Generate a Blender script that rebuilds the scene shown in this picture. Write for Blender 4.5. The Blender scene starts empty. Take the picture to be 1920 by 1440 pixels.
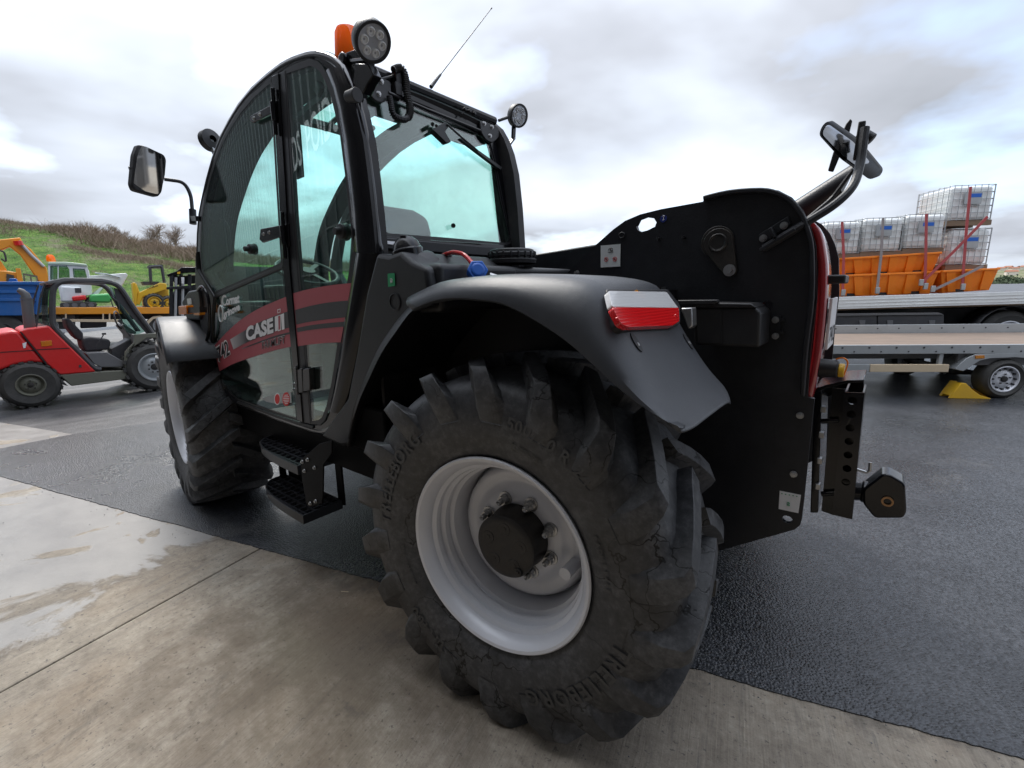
import bpy, bmesh, math, random
from math import sin, cos, pi, radians, sqrt, atan2, hypot
from mathutils import Vector as V, Matrix, noise
from mathutils.geometry import tessellate_polygon
random.seed(7)
SC = bpy.context.scene
COL = SC.collection

# ------------------------------------------------------------------ camera
CAM = V((-0.9504, 1.0190, 1.4957)); FPX = 872.6334
YAW, PIT, ROL = -0.8983, -0.1976, -0.0181
FW = V((cos(PIT)*cos(YAW), cos(PIT)*sin(YAW), sin(PIT)))
_r = FW.cross(V((0, 0, 1))).normalized(); _u = _r.cross(FW)
RT = cos(ROL)*_r + sin(ROL)*_u; UP = -sin(ROL)*_r + cos(ROL)*_u
cd = bpy.data.cameras.new('camera'); cam = bpy.data.objects.new('camera', cd); COL.objects.link(cam)
cd.sensor_width = 36; cd.lens = FPX/1920*36; cd.clip_start = .05; cd.clip_end = 6000
M = Matrix((RT, UP, -FW)).transposed().to_4x4(); M.translation = CAM
cam.matrix_world = M; SC.camera = cam

# ------------------------------------------------------------------ sky, sun, exposure
SUN_EL, SUN_DIR = radians(52), V((0.75, -0.30, 0)).normalized()
w = bpy.data.worlds.new('World'); SC.world = w; w.use_nodes = True
nt = w.node_tree; nt.nodes.clear()
def N(t, **k):
    n = nt.nodes.new(t)
    for a, b in k.items(): setattr(n, a, b)
    return n
L = lambda a, b: nt.links.new(a, b)
out = N('ShaderNodeOutputWorld'); sky = N('ShaderNodeTexSky', sky_type='NISHITA', sun_disc=False)
sky.sun_elevation = SUN_EL; sky.sun_rotation = atan2(SUN_DIR.x, SUN_DIR.y); sky.air_density = 1; sky.dust_density = 2
bg1 = N('ShaderNodeBackground'); bg1.inputs[1].default_value = .12; L(sky.outputs[0], bg1.inputs[0])
tc = N('ShaderNodeTexCoord'); sep = N('ShaderNodeSeparateXYZ'); L(tc.outputs['Generated'], sep.inputs[0])
def MA(op, a, b=None, c=None):
    n = N('ShaderNodeMath', operation=op)
    for i, x in enumerate((a, b, c)):
        if x is None: continue
        if isinstance(x, (int, float)): n.inputs[i].default_value = x
        else: L(x, n.inputs[i])
    return n.outputs[0]
zc = MA('MAXIMUM', sep.outputs[2], 0.0); den = MA('ADD', zc, 0.22)
comb = N('ShaderNodeCombineXYZ')
L(MA('DIVIDE', sep.outputs[0], den), comb.inputs[0]); L(MA('DIVIDE', sep.outputs[1], den), comb.inputs[1])
def NZ(scale, det, rough, off, dist=0.0):
    mp = N('ShaderNodeMapping'); mp.inputs['Location'].default_value = off; L(comb.outputs[0], mp.inputs[0])
    n = N('ShaderNodeTexNoise'); n.inputs['Scale'].default_value = scale; n.inputs['Detail'].default_value = det
    n.inputs['Roughness'].default_value = rough; n.inputs['Distortion'].default_value = dist; L(mp.outputs[0], n.inputs[0]); return n.outputs[0]
def RAMP(fac, stops):
    n = N('ShaderNodeValToRGB'); L(fac, n.inputs[0]); el = n.color_ramp.elements
    while len(el) < len(stops): el.new(.5)
    for e, (p, c) in zip(el, stops): e.position = p; e.color = (*c, 1)
    return n.outputs[0]
shape = RAMP(NZ(.75, 5, .48, (3.1, 1.7, 0), .25), [(.30, (.31, .33, .365)), (.45, (.43, .455, .51)), (.54, (.58, .63, .715)), (.66, (.79, .84, .92))])
gapm = RAMP(NZ(1.3, 5, .5, (11.3, 6.1, 0)), [(.52, (0, 0, 0)), (.70, (.75, .75, .75))])
bg2 = N('ShaderNodeBackground'); L(shape, bg2.inputs[0])
L(MA('ADD', MA('MULTIPLY', MA('POWER', zc, 2.2), 1.5), .63), bg2.inputs[1])        # an overcast sky brightens towards the zenith
mx = N('ShaderNodeMixShader'); L(gapm, mx.inputs[0]); L(bg2.outputs[0], mx.inputs[1])
bgb = N('ShaderNodeAddShader'); bg3 = N('ShaderNodeBackground'); bg3.inputs[0].default_value = (.42, .56, .85, 1); bg3.inputs[1].default_value = .36
L(bg1.outputs[0], bgb.inputs[0]); L(bg3.outputs[0], bgb.inputs[1]); L(bgb.outputs[0], mx.inputs[2]); L(mx.outputs[0], out.inputs[0])
sd = bpy.data.lights.new('sun', 'SUN'); so = bpy.data.objects.new('sun', sd); COL.objects.link(so)
sd.energy = 1.5; sd.angle = radians(16); sd.color = (1, .96, .9)
so.rotation_euler = (-(SUN_DIR*cos(SUN_EL) + V((0, 0, sin(SUN_EL))))).to_track_quat('-Z', 'Y').to_euler()
SC.view_settings.view_transform = 'Standard'; SC.view_settings.look = 'None'
SC.view_settings.exposure = 1.02; SC.view_settings.gamma = 1; SC.view_settings.use_curve_mapping = False
SC.cycles.max_bounces = 8; SC.cycles.transparent_max_bounces = 24; SC.cycles.use_denoising = True

# ------------------------------------------------------------------ helpers
def ray(x, y): return (RT*((x-960)/FPX) - UP*((y-720)/FPX) + FW)
def at(x, y, axis, val):                       # where the sight line to (x, y) meets the plane axis = val
    d = ray(x, y); return CAM + d*((val-CAM[axis])/d[axis])
def atp(x, y, p0, n):                          # the same for a plane given by a point and a normal
    d = ray(x, y); return CAM + d*((V(p0)-CAM).dot(n)/d.dot(n))

class NT:
    def __init__(s, name):
        s.m = bpy.data.materials.new(name); s.m.use_nodes = True; s.t = s.m.node_tree
        s.b = s.t.nodes['Principled BSDF']; s.o = s.t.nodes['Material Output']; s.c = None
    def n(s, t, **k):
        x = s.t.nodes.new(t)
        for a, b in k.items(): setattr(x, a, b)
        return x
    def l(s, a, b): s.t.links.new(a, b)
    def co(s, kind='Object'):
        if s.c is None: s.c = s.n('ShaderNodeTexCoord')
        return s.c.outputs[kind]
    def noise(s, scale, det=4, rough=.55, vec=None, dist=0, st=None):
        v = vec or s.co()
        if st:
            mp = s.n('ShaderNodeMapping'); mp.inputs['Scale'].default_value = st; s.l(v, mp.inputs[0]); v = mp.outputs[0]
        x = s.n('ShaderNodeTexNoise'); x.inputs['Scale'].default_value = scale; x.inputs['Detail'].default_value = det
        x.inputs['Roughness'].default_value = rough; x.inputs['Distortion'].default_value = dist; s.l(v, x.inputs['Vector']); return x.outputs[0]
    def ramp(s, f, stops):
        x = s.n('ShaderNodeValToRGB'); s.l(f, x.inputs[0]); el = x.color_ramp.elements
        while len(el) < len(stops): el.new(.5)
        for e, (p, c) in zip(el, stops):
            e.position = p; e.color = (*c, 1) if isinstance(c, tuple) else (c, c, c, 1)
        return x.outputs[0]
    def mix(s, f, a, b, bt='MIX'):
        x = s.n('ShaderNodeMix', data_type='RGBA', blend_type=bt)
        for i, y in ((0, f), (6, a), (7, b)):
            if isinstance(y, (int, float)): x.inputs[i].default_value = y
            elif isinstance(y, tuple): x.inputs[i].default_value = (*y, 1)
            else: s.l(y, x.inputs[i])
        return x.outputs[2]
    def ma(s, op, a, b=None, c=None):
        x = s.n('ShaderNodeMath', operation=op)
        for i, y in enumerate((a, b, c)):
            if y is None: continue
            if isinstance(y, (int, float)): x.inputs[i].default_value = y
            else: s.l(y, x.inputs[i])
        return x.outputs[0]
    def bump(s, h, strength=.3, dist=.01):
        x = s.n('ShaderNodeBump'); x.inputs['Strength'].default_value = strength; x.inputs['Distance'].default_value = dist
        prev = s.b.inputs['Normal'].links
        if prev: s.l(prev[0].from_socket, x.inputs['Normal'])
        s.l(h, x.inputs['Height']); s.l(x.outputs[0], s.b.inputs['Normal'])
    def set(s, **k):
        for a, v in k.items():
            i = s.b.inputs[{'color': 'Base Color', 'rough': 'Roughness', 'metal': 'Metallic', 'spec': 'Specular IOR Level', 'coat': 'Coat Weight', 'cr': 'Coat Roughness', 'trans': 'Transmission Weight', 'ior': 'IOR', 'alpha': 'Alpha'}[a]]
            if isinstance(v, tuple): i.default_value = (*v, 1)
            elif isinstance(v, (int, float)): i.default_value = v
            else: s.l(v, i)
        return s

MT = {}
def paint(name, col, rough=.4, metal=0., dirt=.25, dcol=(.16, .14, .12), scale=6, grain=0, gs=300, coat=0., var=.12, spec=.5):
    a = NT(name); big = a.noise(scale, 6, .65); fine = a.noise(scale*7, 5, .7)
    c1 = tuple(min(1, x*(1+var)) for x in col); c0 = tuple(x*(1-var) for x in col)
    c = a.mix(fine, c0, c1)
    if dirt: c = a.mix(a.ma('MULTIPLY', a.ramp(a.ma('ADD', a.ma('MULTIPLY', big, .7), a.ma('MULTIPLY', fine, .3)), [(.45, 0.), (.75, 1.)]), dirt), c, dcol)
    a.set(color=c, metal=metal, coat=coat, cr=.12, spec=spec)
    a.set(rough=a.ma('ADD', a.ma('MULTIPLY', big, .25), max(.02, rough-.12)))
    if grain: a.bump(a.noise(gs, 2, .5), grain, .002)
    MT[name] = a.m; return a
paint('black_paint', (.0165, .0172, .0205), .38, dirt=.6, dcol=(.038, .040, .046), grain=.3, gs=160, spec=.36, scale=3)
paint('tube_black', (.006, .006, .008), .14, dirt=.03, dcol=(.04, .04, .04), coat=.5, spec=.5)
paint('gloss_black', (.006, .006, .008), .18, dirt=.05, dcol=(.04, .04, .04), coat=.25, spec=.25)
paint('matte_black', (.005, .005, .006), .55, dirt=.15, dcol=(.015, .015, .016), spec=.08)
paint('black_plastic', (.010, .0105, .0125), .42, dirt=.3, dcol=(.026, .026, .028), grain=.35, gs=700)
paint('fender_plastic', (.034, .037, .043), .38, dirt=.5, dcol=(.060, .063, .070), grain=.3, gs=800, scale=3)
paint('dark_plastic', (.010, .010, .012), .5, dirt=.3, dcol=(.05, .05, .05), grain=.3, gs=500)
paint('interior', (.022, .022, .025), .65, dirt=.2)
paint('silver_paint', (.66, .67, .71), .36, metal=.12, dirt=.12, dcol=(.46, .42, .36), scale=9, var=.04)
paint('zinc', (.42, .42, .42), .32, metal=.85, dirt=.4, dcol=(.2, .2, .19), scale=30)
paint('worn_steel', (.045, .042, .040), .38, metal=.55, dirt=.7, dcol=(.085, .07, .055), scale=14, grain=.3, gs=120)
paint('hub_iron', (.022, .021, .021), .5, metal=.2, dirt=.7, dcol=(.055, .047, .04), scale=18, grain=.2, gs=200)
paint('red_body', (.30, .012, .016), .18, coat=1., dirt=.08)
paint('bright_red', (.62, .018, .018), .35, dirt=.15, scale=3)
paint('red_plastic', (.60, .01, .015), .3, dirt=.05)
paint('blue_plastic', (.012, .12, .52), .4, dirt=.1)
paint('orange_plastic', (.95, .235, .008), .45, dirt=.06, dcol=(.45, .15, .05), scale=3)
paint('orange_paint', (.78, .30, .02), .4, dirt=.25, scale=2)
paint('yellow_paint', (.72, .42, .02), .4, dirt=.25, scale=4)
paint('white_paint', (.74, .76, .76), .4, dirt=.3, scale=2)
paint('pale_green', (.48, .58, .46), .4, dirt=.3, scale=2)
paint('green_paint', (.06, .38, .10), .4, dirt=.2, scale=2)
paint('blue_paint', (.012, .11, .36), .4, dirt=.25, scale=1.5)
paint('dark_grey', (.045, .045, .05), .5, dirt=.3, scale=3)
paint('mid_grey', (.13, .13, .135), .5, dirt=.3, scale=3)
paint('olive_grey', (.13, .13, .10), .55, dirt=.4, scale=5)
paint('galvanised', (.40, .42, .43), .42, metal=.45, dirt=.35, dcol=(.24, .23, .21), scale=5)
paint('plywood', (.20, .15, .115), .75, dirt=.5, dcol=(.1, .09, .08), scale=3)
paint('pallet_wood', (.20, .14, .09), .8, dirt=.5, scale=8)
paint('bottle_plastic', (.78, .80, .79), .35, dirt=.15, dcol=(.5, .52, .48), scale=2, var=.03)
paint('strap_red', (.42, .07, .075), .7, dirt=.3)
paint('strap_grey', (.30, .27, .27), .7, dirt=.3)
paint('print_white', (.78, .78, .80), .5, dirt=.05)
paint('print_black', (.012, .012, .014), .5, dirt=0)
paint('print_red', (.40, .080, .10), .42, dirt=.12, dcol=(.34, .11, .13), var=.05)
paint('print_grey', (.045, .045, .05), .45, dirt=.1)
paint('sign_red', (.62, .02, .02), .5, dirt=0)
paint('print_green', (.02, .30, .12), .5, dirt=0)
paint('print_blue', (.015, .03, .20), .5, dirt=0)
paint('cream', (.60, .48, .33), .45, dirt=.1)
paint('brass', (.35, .20, .10), .35, metal=.7, dirt=.3)
paint('cladding', (.060, .065, .07), .45, dirt=.3, scale=.6)
paint('seat_fabric', (.035, .035, .04), .8, dirt=.3)

fp = paint('fender_plastic', (.036, .039, .045), .38, dirt=.5, dcol=(.062, .065, .072), grain=.3, gs=800, scale=3)
c_src = fp.b.inputs['Base Color'].links[0].from_socket
s1 = fp.ramp(fp.noise(16, 3, .6, st=(1, 9, 3), dist=1.2), [(.70, 0.), (.715, 1.)]); s2 = fp.ramp(fp.noise(60, 4, .8), [(.70, 0.), (.76, 1.)])
fp.set(color=fp.mix(fp.ma('MULTIPLY', fp.ma('MAXIMUM', s1, s2), .30), c_src, (.16, .16, .16)))
def lens(name, col, rough=.12, trans=.55, bp=.25):
    a = NT(name); a.set(color=col, rough=rough, trans=trans, ior=1.45, coat=.5)
    wv = a.n('ShaderNodeTexWave'); wv.inputs['Scale'].default_value = 60; a.l(a.co(), wv.inputs[0]); a.bump(wv.outputs[0], bp, .003)
    MT[name] = a.m
lens('clear_lens', (1.0, 1.0, 1.0), trans=.35, bp=.07); lens('red_lens', (.80, .012, .015), trans=.25); lens('amber_lens', (1.0, .36, .01), trans=.55)
a = NT('beacon_amber'); a.t.nodes.remove(a.b); d1 = a.n('ShaderNodeBsdfDiffuse'); d2 = a.n('ShaderNodeBsdfTranslucent'); g1 = a.n('ShaderNodeBsdfGlossy'); g1.inputs['Roughness'].default_value = .1
d1.inputs[0].default_value = (1, .27, .005, 1); d2.inputs[0].default_value = (1, .30, .004, 1); m1 = a.n('ShaderNodeMixShader'); m1.inputs[0].default_value = .6; m2 = a.n('ShaderNodeMixShader'); m2.inputs[0].default_value = .06
a.l(d1.outputs[0], m1.inputs[1]); a.l(d2.outputs[0], m1.inputs[2]); a.l(m1.outputs[0], m2.inputs[1]); a.l(g1.outputs[0], m2.inputs[2]); a.l(m2.outputs[0], a.o.inputs[0]); MT['beacon_amber'] = a.m
def glass(name, tint, boost=1.0):
    a = NT(name); a.t.nodes.remove(a.b)
    tr = a.n('ShaderNodeBsdfTransparent'); tr.inputs[0].default_value = (*tint, 1)
    gl = a.n('ShaderNodeBsdfGlossy'); gl.inputs['Roughness'].default_value = .0; gl.inputs[0].default_value = (1, 1, 1, 1)
    ge = a.n('ShaderNodeNewGeometry'); dp = a.n('ShaderNodeVectorMath', operation='DOT_PRODUCT'); a.l(ge.outputs['Normal'], dp.inputs[0]); a.l(ge.outputs['Incoming'], dp.inputs[1])
    fc = a.ma('POWER', a.ma('SUBTRACT', 1.0, a.ma('ABSOLUTE', dp.outputs['Value'])), 4.0)
    mx = a.n('ShaderNodeMixShader'); f = a.ma('MINIMUM', a.ma('MULTIPLY', a.ma('ADD', a.ma('MULTIPLY', fc, .95), .045), boost), 1.0)
    dn = a.n('ShaderNodeBsdfDiffuse'); dn.inputs[0].default_value = (.25, .25, .24, 1)
    m2 = a.n('ShaderNodeMixShader'); a.l(a.ma('MULTIPLY', a.ramp(a.noise(5, 6, .7), [(.45, 0.), (.8, 1.)]), .05), m2.inputs[0])
    a.l(f, mx.inputs[0]); a.l(tr.outputs[0], mx.inputs[1]); a.l(gl.outputs[0], mx.inputs[2])
    a.l(mx.outputs[0], m2.inputs[1]); a.l(dn.outputs[0], m2.inputs[2]); a.l(m2.outputs[0], a.o.inputs[0]); MT[name] = a.m
glass('tinted_glass', (.86, .985, .945), 2.1); glass('lamp_clear', (.95, .96, .97), 1.0); glass('side_glass', (.80, .965, .915), 1.1)
glass('dull_glass', (.55, .70, .66), 1.5)
a = NT('mirror'); a.set(color=(.75, .78, .8), rough=.03, metal=1.); MT['mirror'] = a.m; paint('dark_mirror', (.40, .41, .43), .08, metal=1., dirt=0)
a = NT('led'); a.set(color=(.78, .79, .82), rough=.15, metal=.6, coat=.6); MT['led'] = a.m

# tyre rubber: dusty, scuffed, with dark cracks
a = NT('rubber'); big = a.noise(5, 6, .7); fine = a.noise(40, 5, .7)
c = a.ramp(a.ma('ADD', a.ma('MULTIPLY', big, .6), a.ma('MULTIPLY', fine, .4)), [(.36, (.025, .026, .028)), (.50, (.047, .048, .051)), (.64, (.098, .099, .103))])
vo = a.n('ShaderNodeTexVoronoi', feature='DISTANCE_TO_EDGE'); vo.inputs['Scale'].default_value = 6.5
wp = a.n('ShaderNodeTexNoise'); wp.inputs['Scale'].default_value = 9; wp.inputs['Detail'].default_value = 4; a.l(a.co(), wp.inputs['Vector'])
va = a.n('ShaderNodeVectorMath', operation='SCALE'); a.l(wp.outputs['Color'], va.inputs[0]); va.inputs['Scale'].default_value = .22
vb = a.n('ShaderNodeVectorMath', operation='ADD'); a.l(a.co(), vb.inputs[0]); a.l(va.outputs[0], vb.inputs[1]); a.l(vb.outputs[0], vo.inputs['Vector'])
crack = a.ma('MULTIPLY', a.ramp(vo.outputs[0], [(.008, 1.), (.024, 0.)]), a.ramp(a.noise(3.2, 3, .5), [(.47, 0.), (.53, 1.)]))
c = a.mix(crack, c, (.004, .004, .004))
sc_ = a.ramp(a.noise(6, 6, .8, st=(1, 6, 9), dist=1.5), [(.60, 0.), (.70, 1.)])
c = a.mix(a.ma('MULTIPLY', sc_, .28), c, (.11, .105, .10))
a.set(color=c, spec=.45); a.set(rough=a.ma('ADD', a.ma('MULTIPLY', big, .35), .30)); a.bump(fine, .25, .004); a.bump(a.ma('SUBTRACT', 1.0, crack), .2, .003); MT['rubber'] = a.m
paint('rubber_letter', (.060, .060, .060), .6, dirt=.5, dcol=(.085, .08, .075), scale=20)
paint('old_rubber', (.040, .039, .037), .75, dirt=.6, dcol=(.11, .105, .095), scale=6, grain=.4, gs=60)

def link(name, me, mat=None, parent=None, smooth=True, angle=35, bevel=0, bseg=2, solid=0, label=None, M4=None):
    o = bpy.data.objects.new(name, me); COL.objects.link(o)
    if mat: me.materials.append(MT[mat] if isinstance(mat, str) else mat)
    if smooth:
        me.polygons.foreach_set('use_smooth', [True]*len(me.polygons)); me.set_sharp_from_angle(angle=radians(angle))
    if parent: o.parent = parent
    if solid:
        s = o.modifiers.new('s', 'SOLIDIFY'); s.thickness = solid; s.offset = -1
    if bevel:
        b = o.modifiers.new('b', 'BEVEL'); b.width = bevel; b.segments = bseg; b.limit_method = 'ANGLE'; b.angle_limit = radians(40)
    if label: o['label'] = label
    if M4: o.matrix_basis = M4
    return o
def tag(o, label=None, cat=None, group=None, kind=None):
    for k, v in (('label', label), ('category', cat), ('group', group), ('kind', kind)):
        if v: o[k] = v
    return o
def thing(name, label, cat, loc=(0, 0, 0), rz=0, group=None):
    o = bpy.data.objects.new(name, None); COL.objects.link(o); o.location = loc; o.rotation_euler = (0, 0, rz); o.empty_display_size = .2
    return tag(o, label, cat, group)
def copy_tree(o, parent=None):
    c = o.copy(); COL.objects.link(c); c.parent = parent
    for ch in list(o.children): copy_tree(ch, c)
    return c

def frame(d, up=V((0, 0, 1))):
    d = V(d).normalized(); x = d.cross(up)
    if x.length < 1e-4: x = d.cross(V((1, 0, 0)))
    x.normalize(); return x, x.cross(d).normalized(), d
class B:
    def __init__(s): s.v = []; s.f = []; s.marks = []
    def add(s, vs, fs):
        k = len(s.v); s.v += [tuple(p) for p in vs]; s.f += [tuple(i+k for i in q) for q in fs]; return s
    def box(s, c, d, R=None):
        c = V(c); h = [x/2 for x in d]; vs = []
        for z in (-1, 1):
            for x, y in ((-1, -1), (1, -1), (1, 1), (-1, 1)):
                p = V((x*h[0], y*h[1], z*h[2])); vs.append(c + (R @ p if R else p))
        return s.add(vs, [(3, 2, 1, 0), (4, 5, 6, 7), (0, 1, 5, 4), (1, 2, 6, 5), (2, 3, 7, 6), (3, 0, 4, 7)])
    def b2(s, lo, hi): return s.box([(a+b)/2 for a, b in zip(lo, hi)], [abs(b-a) for a, b in zip(lo, hi)])
    def beam(s, p, q, w, h=None, up=V((0, 0, 1))):
        p, q = V(p), V(q); h = h or w; x, y, d = frame(q-p, up)
        vs = [a + x*i*w/2 + y*j*h/2 for a in (p, q) for i, j in ((-1, -1), (1, -1), (1, 1), (-1, 1))]
        return s.add(vs, [(3, 2, 1, 0), (4, 5, 6, 7), (0, 1, 5, 4), (1, 2, 6, 5), (2, 3, 7, 6), (3, 0, 4, 7)])
    def cyl(s, p, q, r, r2=None, n=16, caps=True):
        p, q = V(p), V(q); r2 = r if r2 is None else r2; x, y, d = frame(q-p)
        vs = [a + (x*cos(2*pi*i/n) + y*sin(2*pi*i/n))*rr for a, rr in ((p, r), (q, r2)) for i in range(n)]
        fs = [(i, (i+1) % n, n+(i+1) % n, n+i) for i in range(n)]
        if caps: fs += [tuple(range(n-1, -1, -1)), tuple(range(n, 2*n))]
        return s.add(vs, fs)
    def tube(s, pts, r, n=8, closed=False):
        pts = [V(p) for p in pts]; m = len(pts); vs = []; px = None
        for i, p in enumerate(pts):
            a = pts[(i-1) % m] if (closed or i) else p; b = pts[(i+1) % m] if (closed or i < m-1) else p
            d = (b-a).normalized()
            if px is None: x, y, _ = frame(d)
            else:
                x = px - d*px.dot(d); x = x.normalized() if x.length > 1e-5 else frame(d)[0]; y = x.cross(d)
            px = x; rr = r[i] if isinstance(r, (list, tuple)) else r
            vs += [p + (x*cos(2*pi*k/n) + y*sin(2*pi*k/n))*rr for k in range(n)]
        fs = []
        for i in range(m if closed else m-1):
            j = (i+1) % m
            fs += [(i*n+k, i*n+(k+1) % n, j*n+(k+1) % n, j*n+k) for k in range(n)]
        if not closed: fs += [tuple(range(n-1, -1, -1)), tuple((m-1)*n+k for k in range(n))]
        return s.add(vs, fs)
    def lathe(s, prof, o=(0, 0, 0), ax=(0, 1, 0), n=48, closed=False):
        o = V(o); x, y, d = frame(ax); m = len(prof)
        vs = [o + d*a + (x*cos(2*pi*i/n) + y*sin(2*pi*i/n))*r for a, r in prof for i in range(n)]
        fs = [(j*n+i, j*n+(i+1) % n, (j+1)*n+(i+1) % n, (j+1)*n+i) for j in range(m-1) for i in range(n)]
        if closed: fs += [((m-1)*n+i, (m-1)*n+(i+1) % n, (i+1) % n, i) for i in range(n)]
        return s.add(vs, fs)
    def plate(s, outer, off, holes=()):                     # flat outline (3-D points) with holes, pushed along off
        loops = [[V(p) for p in outer]] + [[V(p) for p in h] for h in holes]; off = V(off)
        nrm = off.normalized(); x, y, _ = frame(nrm)
        fl = [p for l in loops for p in l]; n = len(fl)
        if holes: tri = tessellate_polygon([[V((p.dot(x), p.dot(y), 0)) for p in l] for l in loops])
        else: tri = [tuple(range(n))]
        vs = fl + [p+off for p in fl]; fs = [tuple(t) for t in tri] + [tuple(i+n for i in reversed(t)) for t in tri]
        k = 0
        for l in loops:
            m = len(l); fs += [(k+i, k+(i+1) % m, n+k+(i+1) % m, n+k+i) for i in range(m)]; k += m
        return s.add(vs, fs)
    def grid(s, fn, a, b):
        vs = [fn(i/a, j/b) for j in range(b+1) for i in range(a+1)]
        return s.add(vs, [(j*(a+1)+i, j*(a+1)+i+1, (j+1)*(a+1)+i+1, (j+1)*(a+1)+i) for j in range(b) for i in range(a)])
    def obj(s, name, mat, parent=None, fix=True, **k):
        if len(s.marks) > 1:
            mk = s.marks+[(len(s.v), len(s.f))]; r = None
            for (v0, f0), (v1, f1) in zip(mk, mk[1:]):
                q = B(); q.v = s.v[v0:v1]; q.f = [tuple(i-v0 for i in f) for f in s.f[f0:f1]]; r = q.obj(name, mat, parent, fix, **k)
            return r
        me = bpy.data.meshes.new(name); me.from_pydata(s.v, [], s.f)
        if fix:
            bm = bmesh.new(); bm.from_mesh(me); bmesh.ops.remove_doubles(bm, verts=bm.verts, dist=1e-5)
            bmesh.ops.recalc_face_normals(bm, faces=bm.faces); bm.to_mesh(me); bm.free()
        me.update(); return link(name, me, mat, parent, **k)
def arc(c, r, a0, a1, n, x=V((1, 0, 0)), y=V((0, 0, 1))):
    return [V(c) + x*r*cos(radians(a0+(a1-a0)*i/n)) + y*r*sin(radians(a0+(a1-a0)*i/n)) for i in range(n+1)]
def circ(c, r, n=20, nrm=(0, 1, 0), ry=None):
    x, y, _ = frame(nrm); return [V(c) + x*r*cos(2*pi*i/n) + y*(ry or r)*sin(2*pi*i/n) for i in range(n)]
def rnd(pts, r, seg=4, closed=True):                        # round the corners of a polyline
    pts = [V(p) for p in pts]; m = len(pts); o = []
    for i, p in enumerate(pts):
        if not closed and i in (0, m-1): o.append(p); continue
        a, b = pts[i-1], pts[(i+1) % m]; ra = min(r, (a-p).length*.48, (b-p).length*.48)
        s0 = p+(a-p).normalized()*ra; s1 = p+(b-p).normalized()*ra
        for k in range(seg+1):
            t = k/seg; o.append(s0*(1-t)**2 + p*2*t*(1-t) + s1*t*t)
    return o
def spl(pts, k=4, closed=False):                            # Catmull-Rom
    pts = [V(p) for p in pts]; m = len(pts); o = []
    for i in range(m if closed else m-1):
        g = (lambda j: pts[j % m]) if closed else (lambda j: pts[max(0, min(m-1, j))])
        a, b, c, d = g(i-1), g(i), g(i+1), g(i+2)
        for q in range(k):
            t = q/k; o.append(.5*((2*b)+(c-a)*t+(2*a-5*b+4*c-d)*t*t+(3*b-a-3*c+d)*t**3))
    if not closed: o.append(pts[-1])
    return o
def px(lst, ax, v): return [at(x, y, ax, v) for x, y in lst]
def zm(lst, ox, oy, s): return [(ox+x/s, oy+y/s) for x, y in lst]

def text_mesh(body, bold=0., shear=0., res=3, width=1.0):
    c = bpy.data.curves.new('t', 'FONT'); c.body = body; c.offset = bold; c.shear = shear; c.resolution_u = res; c.space_character = width
    o = bpy.data.objects.new('t', c); COL.objects.link(o); dg = bpy.context.evaluated_depsgraph_get(); dg.update()
    me = bpy.data.meshes.new_from_object(o.evaluated_get(dg)); bpy.data.objects.remove(o)
    vs = [tuple(v.co) for v in me.vertices]; fs = [tuple(p.vertices) for p in me.polygons]
    bpy.data.meshes.remove(me)
    xs = [v[0] for v in vs]; ys = [v[1] for v in vs]
    x0, x1, y0, y1 = min(xs), max(xs), min(ys), max(ys)
    return [((x-x0)/(x1-x0), (y-y0)/(y1-y0)) for x, y, _ in vs], fs, (x1-x0)/(y1-y0)
def text_quad(name, body, p0, p1, p2, mat, parent, lift=(0, 0, 0), bold=.02, shear=0., **k):
    vs, fs, _ = text_mesh(body, bold, shear); p0, p1, p2, lift = V(p0), V(p1), V(p2), V(lift)
    b = B(); b.add([p0+(p1-p0)*x+(p2-p0)*y+lift for x, y in vs], fs)
    return b.obj(name, mat, parent, fix=False, smooth=False, **k)
def bolt(b, p, ax, r=.012, h=.010):
    b.marks.append((len(b.v), len(b.f))); p, ax = V(p), V(ax).normalized(); b.cyl(p, p+ax*h*.25, r*1.3, r*1.2, n=16); b.cyl(p+ax*h*.25, p+ax*h*1.2, r*.95, n=6); b.cyl(p+ax*h*1.2, p+ax*h*1.5, r*.45, n=8)
# ================================================================== SETTING
ED = V((.9645, .264, 0)).normalized(); EN = V((-ED.y, ED.x, 0)); E0 = V((-.487, -.664, 0))
J0 = V((1.844, -.014, 0)); JD = V((-.231, .973, 0)).normalized()

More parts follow.
